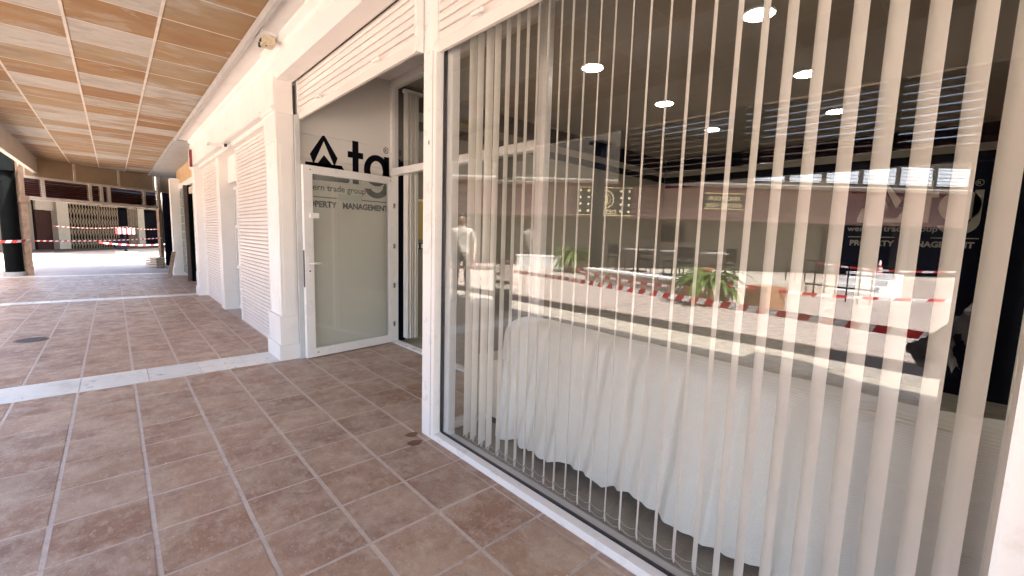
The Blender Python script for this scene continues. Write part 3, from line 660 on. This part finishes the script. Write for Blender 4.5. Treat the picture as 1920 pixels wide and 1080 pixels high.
for (x, y, l) in ((-5.45, 12.35, 'slim metal post at the far end of the reflected tape'), (-2.84, -1.0, 'slim metal post at the near end of the reflected tape')):
    t = thing('tape_post', l, 'post', (x, y, 0)); part('pole', tube(bmesh.new(), (0, 0, 0.03), (0, 0, 0.95), 0.02), chrome, t); part('foot', tube(bmesh.new(), (0, 0, 0), (0, 0, 0.03), 0.16, n=18), gasket, t)
tape([(-1.90, 5.98, 0.83), (-1.9, 11.35, 0.80)], 0.07, 0.1, 'red and white tape between the two middle dark columns', 0.06)
tape([(-1.60, 17.4, 0.93), (1.25, 19.75, 1.02)], 0.035, 0.07, 'red and white tape stretched under the far louvred fascia', 0.04)
tape([(-2.6, 18.2, 0.85), (-2.35, 17.0, 0.90), (-1.85, 16.98, 0.92), (-1.66, 17.3, 0.95)], 0.07, 0.1, 'red and white tape wrapped round the thick dark column', 0.0)
tape([(-2.2, 32.0, 1.3), (0.6, 36.5, 1.35), (2.6, 39.5, 1.3)], 0.05, 0.16, 'far red and white tape in front of the folding gates', 0.1)
tape([(-0.5, 27.5, 0.62), (2.4, 28.6, 0.60)], 0.06, 0.16, 'lower red and white tape near the far right post', 0.12)
t = thing('barrier_board', 'red and white striped barrier board standing near the folding gates', 'barrier', (0.45, 29.6, 0), 0.5)
for k in range(8): bpart('stripe', (-0.42+k*0.105, -0.42+(k+1)*0.105, -0.02, 0.02, 1.0, 1.28), red if k % 2 == 0 else wplast, t)
bpart('post', (-0.05, 0.05, 0.02, 0.07, 0, 1.2), black, t); bpart('foot', (-0.35, 0.35, -0.2, 0.25, 0, 0.10), wplast, t, 0.02)
bm = bmesh.new(); tube(bm, (-0.2, 0, 0.5), (-0.2, 0.14, 0.5), 0.3, n=18); part('dark_wheel', bm, black, t)
t = thing('stacked_pallets', 'small stack of pale boards on the paving by the far right post', 'boards', (1.02, 19.6, 0), 0.6)
for k in range(4): bpart('board', (-0.14, 0.18, -0.25, 0.25, 0.03+k*0.085, 0.095+k*0.085), creamwood, t, 0.006)

# ================================================================ PLAZA SIDE (seen only as reflections)
B0 = Vector((-9.3, 18.05, 0)); bdir = Vector((-19.65, -17.97, 0)); bang = math.atan2(bdir.y, bdir.x)
db = thing('opposite_building', 'pink-sided single storey building with a shaded shopfront across the plaza', 'building', B0, bang)
# local +x along the front, local -y side? front faces the arcade (right-hand side when going along +x is local -y)
FY = 1  # local +y points to the arcade
bm = bmesh.new(); box(bm, -8, 34, -0.5, 0.0, 2.56, 4.05); part('band_wall', bm, sidingm, db)
sb = bmesh.new(); prism(sb, [(0.0, 0), (0.022, 0), (0.006, 0.145), (0.0, 0.145)], 'x', -8, 34); 
# boards run along local x: profile in (y,z)
sme = mesh_of(sb, 'siding_board', sidingm)
for k in range(10): link('siding_board', sme, db, (0, 0, 2.57+k*0.148))
bpart('coping', (-8, 34, -0.1, 0.08, 4.05, 4.16), mat('maroon_coping', (0.12, 0.03, 0.03), 0.5), db)
bpart('shop_wall', (-8, 19.5, -1.6, -1.5, 0, 2.56), shopdim, db); bpart('dark_shopfront', (19.5, 34, -1.6, -1.5, 0, 2.56), black, db)
bpart('soffit', (-8, 34, -1.5, -0.5, 2.56, 2.7), shopdim, db)
bpart('upper_wall', (-8, 34, 0.9, 1.3, 4.22, 6.3), mat('dark_taupe_cladding', (0.06, 0.05, 0.04), 0.8, spec=0.2), db); bpart('added_shade_overhang', (-8, 34, -2.5, 1.3, 4.165, 4.215), concrete, db)  # upper storey pushed forward and overhang added to shade the siding below
for k in range(9):
    x0 = 14.0 + k*1.7
    w = bpart('window', (x0, x0+1.45, 1.3, 1.34, 4.35, 5.15), winblue, db)
    for z in range(5): bpart('window_bar', (x0, x0+1.45, 1.34, 1.36, 4.42+z*0.16, 4.44+z*0.16), grey_trim, w)
for k in range(4): bpart('shop_pier', (19.6+k*3.6, 20.0+k*3.6, -1.5, -0.9, 0, 2.56), mat('dark_pier', (0.08, 0.07, 0.07), 0.6), db)
def in_b(x, y, z): return Matrix.Translation(B0) @ Matrix.Rotation(bang, 4, 'Z') @ Vector((x, y, z))
# the arcade reader sees this front with +x running to their right?  lettering is laid out to read from the plaza
def b_sign(name, x0, x1, z0, z1, label, lines, bulbs=False, emblem=False):
    t = thing(name, label, 'sign', B0, bang)
    bpart('board', (x0, x1, 0.03, 0.10, z0, z1), mat('sign_dark_board', (0.02, 0.022, 0.018), 0.4), t, 0.01)
    for (a, b, c, d) in ((x0, x1, z0, z0+0.04), (x0, x1, z1-0.04, z1)): bpart('border', (a, b, 0.10, 0.11, c, d), goldlit, t)
    cx = (x0+x1)/2
    for s, size, z in lines:
        me = text_mesh(s, size, 0.004, 0.004, 'CENTER')
        for v in me.vertices: v.co = Vector((cx - v.co.x, 0.112+v.co.z, z+v.co.y))
        me.flip_normals(); me.materials.append(goldlit); link('lettering', me, t)
    if emblem:
        bm = bmesh.new(); zc = (z0+z1)/2+0.1
        for r0, r1 in ((0.46, 0.40), (0.30, 0.27)):
            for i in range(36):
                a = 2*math.pi*i/36; b = 2*math.pi*(i+1)/36
                bm.faces.new([bm.verts.new((cx+r*math.cos(q), 0.115, zc+r*math.sin(q))) for r, q in ((r0, a), (r0, b), (r1, b), (r1, a))])
        part('emblem_ring', bm, goldlit, t)
        me = text_mesh('D', 0.5, 0.004, 0.02, 'CENTER')
        for v in me.vertices: v.co = Vector((cx - v.co.x, 0.12+v.co.z, zc-0.18+v.co.y))
        me.flip_normals(); me.materials.append(goldlit); link('emblem_letter', me, t)
    if bulbs:
        bmn = bmesh.new(); bmesh.ops.create_icosphere(bmn, subdivisions=1, radius=0.07); bme = mesh_of(bmn, 'bulb', bulbm)
        for xx in (x0+0.15, x0+0.55, x1-0.55, x1-0.15):
            for k in range(4): link('bulb', bme, t, (xx, 0.14, z0+0.22+k*(z1-z0-0.4)/3))
    return t
b_sign('shop_sign', 6.1, 8.8, 2.62, 4.0, 'square dark sign with a round gold emblem and bulbs on the pink siding', [('DESTINY', 0.30, 2.70)], True, True)
b_sign('shop_sign', 12.35, 14.3, 3.10, 3.88, 'small framed dark sign lettered FIND YOUR DESTINY HERE on the pink siding', [('FIND YOUR', 0.30, 3.52), ('DESTINY HERE', 0.27, 3.20)])
t = thing('television', 'black wall television in the shaded shopfront across the plaza', 'television', B0, bang); bpart('screen', (10.9, 12.1, -1.45, -1.35, 1.45, 2.3), black, t, 0.02); bpart('bracket', (11.4, 11.6, -1.5, -1.45, 1.7, 2.0), gasket, t)
t = thing('plaza_post', 'tall black post on the terrace across the plaza', 'post', (-10.6, 10.3, 0)); bpart('shaft', (-0.17, 0.17, -0.17, 0.17, 0, 5.0), black, t, 0.01); bpart('top_cap', (-0.3, 0.3, -0.3, 0.3, 5.0, 5.1), black, t)
# terrace
TA = Vector((-8.68, 9.2, 0)); TB = Vector((-7.33, 4.38, 0)); tang = math.atan2(TB.y-TA.y, TB.x-TA.x); TL = (TB-TA).length
# local +x from A to B, terrace lies on local -y (away from arcade)
tr = thing('terrace', 'low beige terrace platform with a pale stone edge across the plaza', 'terrace', TA, tang)
bpart('platform', (0, TL, -5.5, 0, 0, 0.40), sandstone, tr); bpart('edge_slab', (-0.05, TL+0.05, -0.35, 0.06, 0.40, 0.46), white_far, tr, 0.01)
def local(x, y, z=0): return Matrix.Translation(TA) @ Matrix.Rotation(tang, 4, 'Z') @ Vector((x, y, z))
def make_chair():
    t = thing('terrace_chair', 'x', 'chair', (0, 0, 0), 0, 'black terrace chairs')
    bpart('seat', (-0.22, 0.22, -0.22, 0.22, 0.43, 0.47), black, t, 0.01); bpart('backrest', (-0.22, 0.22, 0.19, 0.23, 0.55, 0.88), black, t, 0.01)
    for sx in (-1, 1):
        for sy in (-1, 1): bpart('leg', (sx*0.2-0.015, sx*0.2+0.015, sy*0.2-0.015, sy*0.2+0.015, 0, 0.88 if sy > 0 else 0.45), black, t)
    for sx in (-1, 1): bpart('armrest', (sx*0.23-0.02, sx*0.23+0.02, -0.2, 0.2, 0.62, 0.65), black, t)
    return t
def make_table():
    t = thing('terrace_table', 'x', 'table', (0, 0, 0), 0, 'pale-topped terrace tables')
    bpart('table_top', (-0.35, 0.35, -0.35, 0.35, 0.72, 0.75), mat('table_top_pale', (0.5, 0.46, 0.4), 0.4), t, 0.006)
    part('stem', tube(bmesh.new(), (0, 0, 0.03), (0, 0, 0.72), 0.03), black, t); bpart('foot', (-0.22, 0.22, -0.22, 0.22, 0, 0.03), black, t); return t
chs = [(0.5, -0.9, 0.3), (1.3, -1.2, 2.6), (1.9, -0.8, -0.5), (2.8, -1.1, 3.3), (3.5, -0.8, 0.9), (4.3, -1.3, 2.2)]
cl = ['black chair nearest the left plant on the terrace', 'black chair behind the first pale table on the terrace', 'black chair between the first two terrace tables', 'black chair beside the second pale table on the terrace', 'black chair between the second and third terrace tables', 'black chair nearest the terracotta pot on the terrace']
c0 = make_chair()
for i, ((x, y, r), l) in enumerate(zip(chs, cl)):
    o = c0 if i == 0 else copy_tree(c0); o.location = local(x, y, 0.46 if y > -0.35 else 0.40); o.rotation_euler = (0, 0, r); o['label'] = l
tbl = ['pale-topped table at the left end of the terrace', 'pale-topped table in the middle of the terrace', 'pale-topped table at the right end of the terrace']
t0 = make_table()
for i, ((x, y), l) in enumerate(zip([(0.9, -1.5), (2.4, -1.6), (3.9, -1.6)], tbl)):
    o = t0 if i == 0 else copy_tree(t0); o.location = local(x, y, 0.40); o['label'] = l
# low white wall
A = Vector((-11.19, 15.37, 0)); B = Vector((-12.23, 13.22, 0)); t = thing('low_wall', 'low white wall at the left of the plaza beside the first plant', 'wall', A, math.atan2(B.y-A.y, B.x-A.x)); LW = (B-A).length
bpart('wall_face', (0, LW, -0.2, 0, 0, 0.55), mat('grey_white_wall', (0.5, 0.5, 0.48), 0.7), t); bpart('coping', (-0.03, LW+0.03, -0.22, 0.03, 0.55, 0.62), white_far, t)
# plants in planters
def plant(name, loc, planter, seed, s, label):
    rnd = random.Random(seed); t = thing(name, label, 'plant', loc)
    bm = bmesh.new(); a, b, h = planter
    A_ = [(-a*0.85, -b*0.85), (a*0.85, -b*0.85), (a*0.85, b*0.85), (-a*0.85, b*0.85)]
    v0 = [bm.verts.new((x, y, 0)) for x, y in A_]; v1 = [bm.verts.new((x/0.85, y/0.85, h)) for x, y in A_]
    bm.faces.new(v0[::-1]); bm.faces.new(v1)
    for i in range(4): bm.faces.new((v0[i], v0[(i+1) % 4], v1[(i+1) % 4], v1[i]))
    part('planter', bm, planter_m, t, 0.01)
    bm = bmesh.new()
    for k in range(120):
        az_ = rnd.uniform(0, 6.28); ln = s*rnd.uniform(0.6, 1.1); up = rnd.uniform(0.3, 1.25); w = s*0.062
        d = Vector((math.cos(az_), math.sin(az_), 0)); sd = Vector((-d.y, d.x, 0)); p = Vector((rnd.uniform(-a, a)*0.5, rnd.uniform(-b, b)*0.5, h)); prev = None
        for i in range(6):
            f = i/5; ww = w*math.sin(math.pi*min(0.97, f*0.85+0.15)); tw = sd*ww
            cur = (bm.verts.new(p+tw+Vector((0, 0, ww*0.4))), bm.verts.new(p-tw))
            if prev: bm.faces.new((prev[0], prev[1], cur[1], cur[0]))
            prev = cur; e = up - 2.2*f; p = p + (d*math.cos(e)+Vector((0, 0, math.sin(e))))*ln/5
    part('foliage', bm, leafm, t, smooth=True); return t
plant('potted_plant', (-11.6, 12.0, 0), (0.5, 0.35, 0.5), 3, 1.35, 'spiky green plant in an orange planter left of the terrace')
plant('potted_plant', local(TL+0.2, 0.35), (0.55, 0.35, 0.42), 5, 1.05, 'spiky green plant in an orange planter at the right end of the terrace')
t = thing('plant_pot', 'terracotta pot on the right end of the terrace edge', 'pot', local(TL-0.45, -0.2, 0.46)); part('body', tube(bmesh.new(), (0, 0, 0), (0, 0, 0.28), 0.15, 0.24, 18), terracotta, t); part('rim', tube(bmesh.new(), (0, 0, 0.28), (0, 0, 0.33), 0.26, n=18), terracotta, t)
t = thing('wooden_box', 'square wooden planter box standing right of the terrace', 'box', (-7.5, 3.25, 0), 0.4)
for k in range(4): bpart('board', (-0.28, 0.28, -0.28, 0.28, 0.0+k*0.125, 0.12+k*0.125), planter_m, t, 0.006)
# railings / stairs of the terrace on the right
rl = thing('stair_railing', 'dark metal railing beside white steps across the plaza', 'railing', (-11.3, 3.9, 0), -1.2)
for k in range(9): bpart('baluster', (k*0.28-0.012, k*0.28+0.012, -0.012, 0.012, 0, 1.0), black, rl)
for z in (0.35, 0.7, 1.0): bpart('rail', (0, 2.3, -0.02, 0.02, z, z+0.035), black, rl)
sp = thing('outdoor_steps', 'flight of white steps beside the dark railing across the plaza', 'steps', (-12.6, 3.6, 0), -1.2)
for k in range(4): bpart('step', (0.4, 1.7, -k*0.35-0.35, -k*0.35, 0, 0.17*(k+1)), white_far, sp); 
t = thing('traffic_cone', 'small red and white traffic cone at the back of the plaza', 'cone', (-24.0, 3.4, 0))
bpart('base', (-0.25, 0.25, -0.25, 0.25, 0, 0.05), red, t)
for k, (a, b) in enumerate(((0.05, 0.3), (0.3, 0.5), (0.5, 0.62), (0.62, 0.85))): part('sleeve', tube(bmesh.new(), (0, 0, a), (0, 0, b), 0.2-a*0.2, 0.2-b*0.2, 14), red if k % 2 == 0 else wplast, t)
for (a, b, z, l) in (((-8.5, 9.5), (-7.0, 4.2), 0.36, 'red tape along the beige terrace front'), ((-6.9, 4.0), (-9.3, -0.5), 0.5, 'thin red and white tape right of the terrace'), ((-13.5, 14.5), (-8.8, 9.5), 0.4, 'red and white tape left of the terrace'), ((-15, 4.0), (-14.0, 0.2), 0.85, 'far red and white tape sagging by the dark shopfront')):
    tape([(*a, z), (*b, z)], 0.06, 0.26, l, 0.12)
# crumpled sheet tied to near column
bm = bmesh.new(); rnd = random.Random(4); NU, NV = 14, 12; g = []
for i in range(NU+1):
    row = []
    for j in range(NV+1):
        u = i/NU; v = j/NV
        y = 0.02 + 0.36*u*(0.55+0.45*math.sin(v*3.0)); z = 1.02 - 0.55*v - 0.42*u*(1-v)*0.8 + 0.03*rnd.uniform(-1, 1); x = -1.66 + 0.07*math.sin(u*9+v*5) + 0.03*rnd.uniform(-1, 1)
        row.append(bm.verts.new((x, y, z)))
    g.append(row)
for i in range(NU):
    for j in range(NV): bm.faces.new((g[i][j], g[i+1][j], g[i+1][j+1], g[i][j+1]))
tag(part('plastic_sheet', bm, plastic_sheet, None, smooth=True), 'crumpled grey plastic sheet hanging from the dark column at the tape end', 'plastic sheet')

# ---- person
def person(loc, rotz, label, scale=1.0):
    J = {'pelvis': (0, 0, 0.98), 'belly': (0, 0.01, 1.12), 'chest': (0, 0, 1.32), 'neck0': (0, 0.01, 1.50), 'neck': (0, 0.0, 1.58), 'head': (0, -0.02, 1.68), 'crown': (0, -0.005, 1.77)}
    rad = {'pelvis': (0.155, 0.11), 'belly': (0.14, 0.10), 'chest': (0.155, 0.11), 'neck0': (0.085, 0.07), 'neck': (0.058, 0.06), 'head': (0.078, 0.095), 'crown': (0.06, 0.075)}
    E_ = [('pelvis', 'belly'), ('belly', 'chest'), ('chest', 'neck0'), ('neck0', 'neck'), ('neck', 'head'), ('head', 'crown')]
    for s, sd in (('l', 1), ('r', -1)):
        ft = 0.12 if s == 'l' else -0.02
        J.update({f'sh{s}': (sd*0.19, 0.01, 1.45), f'el{s}': (sd*0.27, 0.03, 1.16), f'wr{s}': (sd*0.25, -0.10, 0.93), f'pa{s}': (sd*0.24, -0.13, 0.85),
                  f'hip{s}': (sd*0.10, 0, 0.90), f'kn{s}': (sd*0.12, -0.02-ft*0.3, 0.50), f'an{s}': (sd*0.13, 0.03-ft, 0.09), f'to{s}': (sd*0.16, -0.14-ft, 0.035)})
        rad.update({f'sh{s}': (0.065, 0.06), f'el{s}': (0.045, 0.045), f'wr{s}': (0.03, 0.026), f'pa{s}': (0.035, 0.016), f'hip{s}': (0.095, 0.10), f'kn{s}': (0.065, 0.068), f'an{s}': (0.045, 0.05), f'to{s}': (0.045, 0.03)})
        E_ += [('chest', f'sh{s}'), (f'sh{s}', f'el{s}'), (f'el{s}', f'wr{s}'), (f'wr{s}', f'pa{s}'), ('pelvis', f'hip{s}'), (f'hip{s}', f'kn{s}'), (f'kn{s}', f'an{s}'), (f'an{s}', f'to{s}')]
        for k in range(4):
            fx = sd*0.24 + (k-1.5)*0.019*sd*0.2; fy = -0.13+(k-1.5)*0.021
            J[f'f{s}{k}a'] = (fx, fy, 0.80); J[f'f{s}{k}b'] = (fx-sd*0.01, fy-0.012, 0.755-0.006*(k == 1)); rad[f'f{s}{k}a'] = (0.0095, 0.0095); rad[f'f{s}{k}b'] = (0.008, 0.008)
            E_ += [(f'pa{s}', f'f{s}{k}a'), (f'f{s}{k}a', f'f{s}{k}b')]
        J[f't{s}'] = (sd*0.225, -0.175, 0.835); rad[f't{s}'] = (0.011, 0.011); E_.append((f'wr{s}', f't{s}'))
    names = list(J); me = bpy.data.meshes.new('body'); me.from_pydata([J[n] for n in names], [(names.index(a), names.index(b)) for a, b in E_], [])
    o = bpy.data.objects.new('body', me); COL.objects.link(o); md = o.modifiers.new('s', 'SKIN'); md.use_smooth_shade = True
    for i, n in enumerate(names): me.skin_vertices[0].data[i].radius = rad[n]
    me.skin_vertices[0].data[0].use_root = True
    sm = o.modifiers.new('u', 'SUBSURF'); sm.levels = 2; sm.render_levels = 2
    dg = bpy.context.evaluated_depsgraph_get(); dg.update(); me2 = bpy.data.meshes.new_from_object(o.evaluated_get(dg)); bpy.data.objects.remove(o)
    me2.materials.clear()
    for m in (skin, shirt, trous, gasket): me2.materials.append(m)
    for p in me2.polygons:
        c = p.center; p.use_smooth = True
        arm = abs(c.x) > 0.2 and c.z < 1.2
        p.material_index = 3 if c.z < 0.10 else (0 if (c.z > 1.53 or (arm and c.z < 1.14)) else (2 if c.z < 1.0 else 1))
    r = thing('person', label, 'person', loc, rotz); r.scale = (scale,)*3
    b = link('body', me2, r)
    bm = bmesh.new(); bmesh.ops.create_uvsphere(bm, u_segments=18, v_segments=12, radius=1)
    for v in bm.verts: v.co = Vector((v.co.x*0.088, v.co.y*0.105+0.012, 1.735+v.co.z*0.075))
    bmesh.ops.delete(bm, geom=[v for v in bm.verts if v.co.z < 1.70 and v.co.y < 0.0], context='VERTS'); part('hair', bm, hairm, r, smooth=True)
    bm = bmesh.new()
    for sx in (-1, 1): bmesh.ops.create_icosphere(bm, subdivisions=1, radius=0.011, matrix=Matrix.Translation((sx*0.03, -0.112, 1.685)))
    part('eyes', bm, gasket, r)
    bm = bmesh.new(); prism(bm, [(-0.015, -0.01), (0.015, -0.01), (0.006, 0.035), (-0.006, 0.035)], 'y', -0.135, -0.10)
    for v in bm.verts: v.co.z += 1.65
    part('nose', bm, skin, r, 0.003); bpart('mouth', (-0.022, 0.022, -0.114, -0.10, 1.622, 1.628), redpaint, r)
    return r
person((-2.30, 7.62, 0.0), R(37), 'person in a pale shirt and dark trousers standing by the dark column', 1.06)

# ================================================================ INTERIOR
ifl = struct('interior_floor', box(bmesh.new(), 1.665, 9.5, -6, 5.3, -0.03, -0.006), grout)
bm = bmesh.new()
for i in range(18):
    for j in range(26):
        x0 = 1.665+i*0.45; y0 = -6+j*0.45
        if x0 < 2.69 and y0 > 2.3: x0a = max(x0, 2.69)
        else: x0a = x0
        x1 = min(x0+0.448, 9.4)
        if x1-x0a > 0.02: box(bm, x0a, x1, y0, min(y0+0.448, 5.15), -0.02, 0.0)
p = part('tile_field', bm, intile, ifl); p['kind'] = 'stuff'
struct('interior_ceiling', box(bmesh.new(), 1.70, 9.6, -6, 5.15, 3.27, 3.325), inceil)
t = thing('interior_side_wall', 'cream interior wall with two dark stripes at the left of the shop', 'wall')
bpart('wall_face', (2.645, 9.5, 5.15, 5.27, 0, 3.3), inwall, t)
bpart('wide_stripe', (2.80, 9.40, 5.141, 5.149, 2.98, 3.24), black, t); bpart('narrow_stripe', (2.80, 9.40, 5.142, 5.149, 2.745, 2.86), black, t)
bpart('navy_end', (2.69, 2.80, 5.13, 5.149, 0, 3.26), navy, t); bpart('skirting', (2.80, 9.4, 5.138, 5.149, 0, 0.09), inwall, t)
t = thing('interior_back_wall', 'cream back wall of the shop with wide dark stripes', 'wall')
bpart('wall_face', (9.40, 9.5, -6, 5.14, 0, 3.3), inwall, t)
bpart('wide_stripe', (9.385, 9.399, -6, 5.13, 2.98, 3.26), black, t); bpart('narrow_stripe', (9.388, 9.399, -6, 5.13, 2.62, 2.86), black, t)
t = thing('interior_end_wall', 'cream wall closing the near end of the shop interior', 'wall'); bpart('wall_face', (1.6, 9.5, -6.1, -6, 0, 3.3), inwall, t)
t = thing('feature_wall', 'dark navy partition inside the shop carrying a pale logo', 'wall', (6.0, 0, 0))
bpart('face', (0, 0.12, -1.6, 1.13, 0, 2.27), navy, t); bpart('top_cap', (-0.01, 0.13, -1.61, 1.14, 2.27, 2.30), black, t)
logo(lambda u, z, t_: (5.998-t_, 2.40-(u)*0.9, 1.98+(z-2.35)*0.82), mat('pale_logo_vinyl', (0.30, 0.275, 0.235), 0.5), 'pale logo lettering on the dark partition inside the shop', 'sign')
# downlights
for i, (x, y, l) in enumerate(((3.97, 1.45, 'lit round downlight, largest, near the top of the window'), (3.95, 3.10, 'lit round downlight nearest the left end of the shop ceiling'), (5.65, 1.52, 'lit round downlight in the second row, right of centre'), (5.60, 3.15, 'lit round downlight in the second row, left of centre'), (7.45, 1.60, 'lit round downlight in the back row, on the right'), (7.35, 3.25, 'lit round downlight in the back row, on the left'))):
    t = thing('downlight', l, 'ceiling light', (x, y, 3.27), 0, 'round downlights in the shop ceiling')
    part('trim_ring', tube(bmesh.new(), (0, 0, -0.012), (0, 0, 0.0), 0.125, n=24), wplast, t); part('lens', tube(bmesh.new(), (0, 0, -0.016), (0, 0, -0.0125), 0.105, n=24), lampm, t)
# switches and yellow notice
t = thing('light_switch', 'pair of light switches on the inner wall beside the entrance', 'switch', (3.02, 5.14, 1.25))
for k in (-1, 1):
    f = bpart('switch_frame', (k*0.045-0.042, k*0.045+0.042, -0.012, 0, -0.04, 0.04), gasket, t); bpart('rocker', (k*0.045-0.028, k*0.045+0.028, -0.018, -0.012, -0.028, 0.028), wplast, f)
t = thing('notice_board', 'yellow framed notice board on the inner wall', 'notice board', (3.0, 5.14, 1.34)); bpart('board', (0, 0.36, -0.012, 0, 0, 0.52), mat('ochre_yellow_board', (0.52, 0.40, 0.14), 0.5), t, 0.003); bpart('frame_rail', (-0.01, 0.37, -0.018, -0.012, 0.50, 0.53), gold, t)
# curtain beside entrance
t = thing('gathered_blind', 'gathered white blind hanging inside the entrance', 'blind', (2.74, 5.0, 0))
for k in range(5): 
    bm = bmesh.new(); box(bm, -0.004+k*0.035, 0.004+k*0.035, -0.06-0.012*(k % 2), 0.05, 0.06, 3.12); part('slat', bm, slatfab, t)
bpart('head_rail', (-0.03, 0.22, -0.03, 0.03, 3.12, 3.16), wpaint, t)

# ---- vertical blinds of the big window
vb = thing('vertical_blind', 'white vertical blind with turned slats behind the big window', 'blind', (1.74, 0, 0))
sw = 0.089; ddx, ddy = math.sin(R(54.5)), math.cos(R(54.5))
def blind_slat(w, z0, z1):
    bm = bmesh.new(); n = 4; A = []
    for i in range(n+1):
        f = i/n-0.5; off = 0.006*(1-4*f*f)
        x = f*w*ddx - off*ddy; y = f*w*ddy + off*ddx
        A.append([bm.verts.new((x, y, z)) for z in (z0, z1)])
    for i in range(n): bm.faces.new((A[i][0], A[i+1][0], A[i+1][1], A[i][1]))
    me = mesh_of(bm, 'slat', slatfab, smooth=True); return me
bs_me = blind_slat(sw, 0.03, 2.66)
ys = []; y = -0.02
while y < 2.32:
    ys.append(y + random.uniform(-0.006, 0.006)); y += 0.0905 if y < 1.2 else 0.082
for i, y in enumerate(ys):
    s = link('slat', bs_me, vb, (0, y, 0), R(random.uniform(-4, 4) - (14 if y > 2.0 else 0)))
    bm = bmesh.new(); box(bm, -0.020, 0.020, -0.003, 0.003, 0.012, 0.03)
    w_ = part('bottom_weight', bm, wplast, vb); w_.location = (0, y, 0); w_.rotation_euler = (0, 0, R(90-54.5))
bm = bmesh.new()
for a, b in zip(ys[:-1], ys[1:]):
    for sx in (-0.028, 0.030):
        prev = None
        for i in range(7):
            f = i/6; p = Vector((sx*ddx, a+(b-a)*f+sx*ddy, 0.024-0.045*0.0-0.018*4*f*(1-f)+0.012)); 
            if prev is not None: tube(bm, prev, p, 0.0011, n=3, caps=False)
            prev = p
part('bead_chain', bm, wplast, vb)
bpart('head_rail', (-0.025, 0.025, -0.08, 2.34, 2.665, 2.70), wpaint, vb)

# ---- sofa and cover
sfx = thing('sofa', 'cream leather sofa mostly hidden under the white cover', 'sofa', (2.0, -0.9, 0))
bpart('base', (0.02, 0.85, 0.0, 3.2, 0.10, 0.42), leather, sfx, 0.03); bpart('backrest', (0.10, 0.30, 0.05, 3.12, 0.42, 0.78), leather, sfx, 0.05)
bpart('seat_cushion', (0.30, 0.88, 0.2, 3.0, 0.42, 0.52), leather, sfx, 0.03); bpart('armrest', (-0.02, 0.85, 3.17, 3.40, 0.09, 0.52), leather, sfx, 0.05); bpart('armrest', (0.05, 0.85, -0.2, 0.0, 0.09, 0.60), leather, sfx, 0.05)
for x in (0.08, 0.8):
    for y in (0.1, 3.28): bpart('foot', (x-0.03, x+0.03, y-0.03, y+0.03, 0, 0.10), gasket, sfx)
bm = bmesh.new(); NU = 420; path = [(2.95, 0.42), (2.80, 0.50), (2.62, 0.56), (2.48, 0.62), (2.38, 0.76), (2.30, 0.815), (2.18, 0.825), (2.10, 0.80), (2.06, 0.74), (2.035, 0.62), (2.01, 0.50), (1.99, 0.38), (1.965, 0.26), (1.94, 0.15), (1.915, 0.05)]
hem = [(-1.2, 0.03), (0.4, 0.03), (0.68, 0.02), (0.83, 0.035), (0.97, 0.045), (1.14, 0.07), (1.25, 0.045), (1.30, 0.02), (1.37, 0.06), (1.5, 0.055), (1.64, 0.045), (1.74, 0.015), (1.80, 0.04), (1.93, 0.0), (1.97, 0.05), (2.09, -0.01), (2.3, -0.02)]
def hemz(y):
    for (a, za), (b, zb) in zip(hem[:-1], hem[1:]):
        if a <= y <= b: return za+(zb-za)*(y-a)/(b-a)
    return 0.03
rnd = random.Random(11); ph = [rnd.uniform(0, 6.28) for _ in range(8)]
from mathutils import noise as mn
g = []
for i in range(NU+1):
    u = i/NU; y = -1.15 + (2.33+1.15)*u; row = []
    f = sum(math.sin(y*fr+ph[k])*am for k, (fr, am) in enumerate(((6.5, 0.30), (13, 0.22), (24, 0.20), (41, 0.20), (67, 0.17))))
    sharp = f + 0.35*abs(math.sin(y*9.3+ph[6]))
    for j, (x, z) in enumerate(path):
        k = max(0, (j-6)/(len(path)-7)); a = 0.012 + 0.036*k**0.8
        if j < 7: a = 0.010
        dx = -a*sharp; zz = z
        if j > 10: zz = z + (hemz(y) - 0.03)*(j-10)/4
        if j >= 9: dx -= 0.02*k*mn.noise(Vector((y*2.2, z*1.5, 0)))
        if j < 8: zz += 0.018*mn.noise(Vector((y*3, x*4, 2.0))) - 0.012*math.sin(y*1.9+1)
        xx = x + dx; e = max(0, (y-2.18)/0.15)
        xx += 0.10*e*e*k; yy = y - 0.05*e*(j == len(path)-1)
        if y > 2.20 and j < 8: zz -= 0.05*((y-2.20)/0.13)**2
        row.append(bm.verts.new((xx, yy + 0.012*mn.noise(Vector((z*5, y*4, 5.0))), zz)))
    g.append(row)
# end skirt falling at the left end
for s in range(1, 7):
    row = []
    for j, (x, z) in enumerate(path):
        b = g[NU][j].co; dz = s*0.115
        zz = max(0.04+0.02*math.sin(j*1.7), b.z - dz); row.append(bm.verts.new((b.x + 0.10*(s/6) + 0.012*math.sin(s+j), b.y + 0.01*math.sin(j*1.9+s*0.3)+0.012*s**0.5, zz)))
    g.append(row)
for i in range(len(g)-1):
    for j in range(len(path)-1): bm.faces.new((g[i][j], g[i][j+1], g[i+1][j+1], g[i+1][j]))
cv = part('dust_cover', bm, clothm, None, smooth=True); tag(cv, 'white quilted dust sheet draped over the sofa behind the window', 'dust sheet')
md = cv.modifiers.new('s', 'SUBSURF'); md.levels = 1; md.render_levels = 1
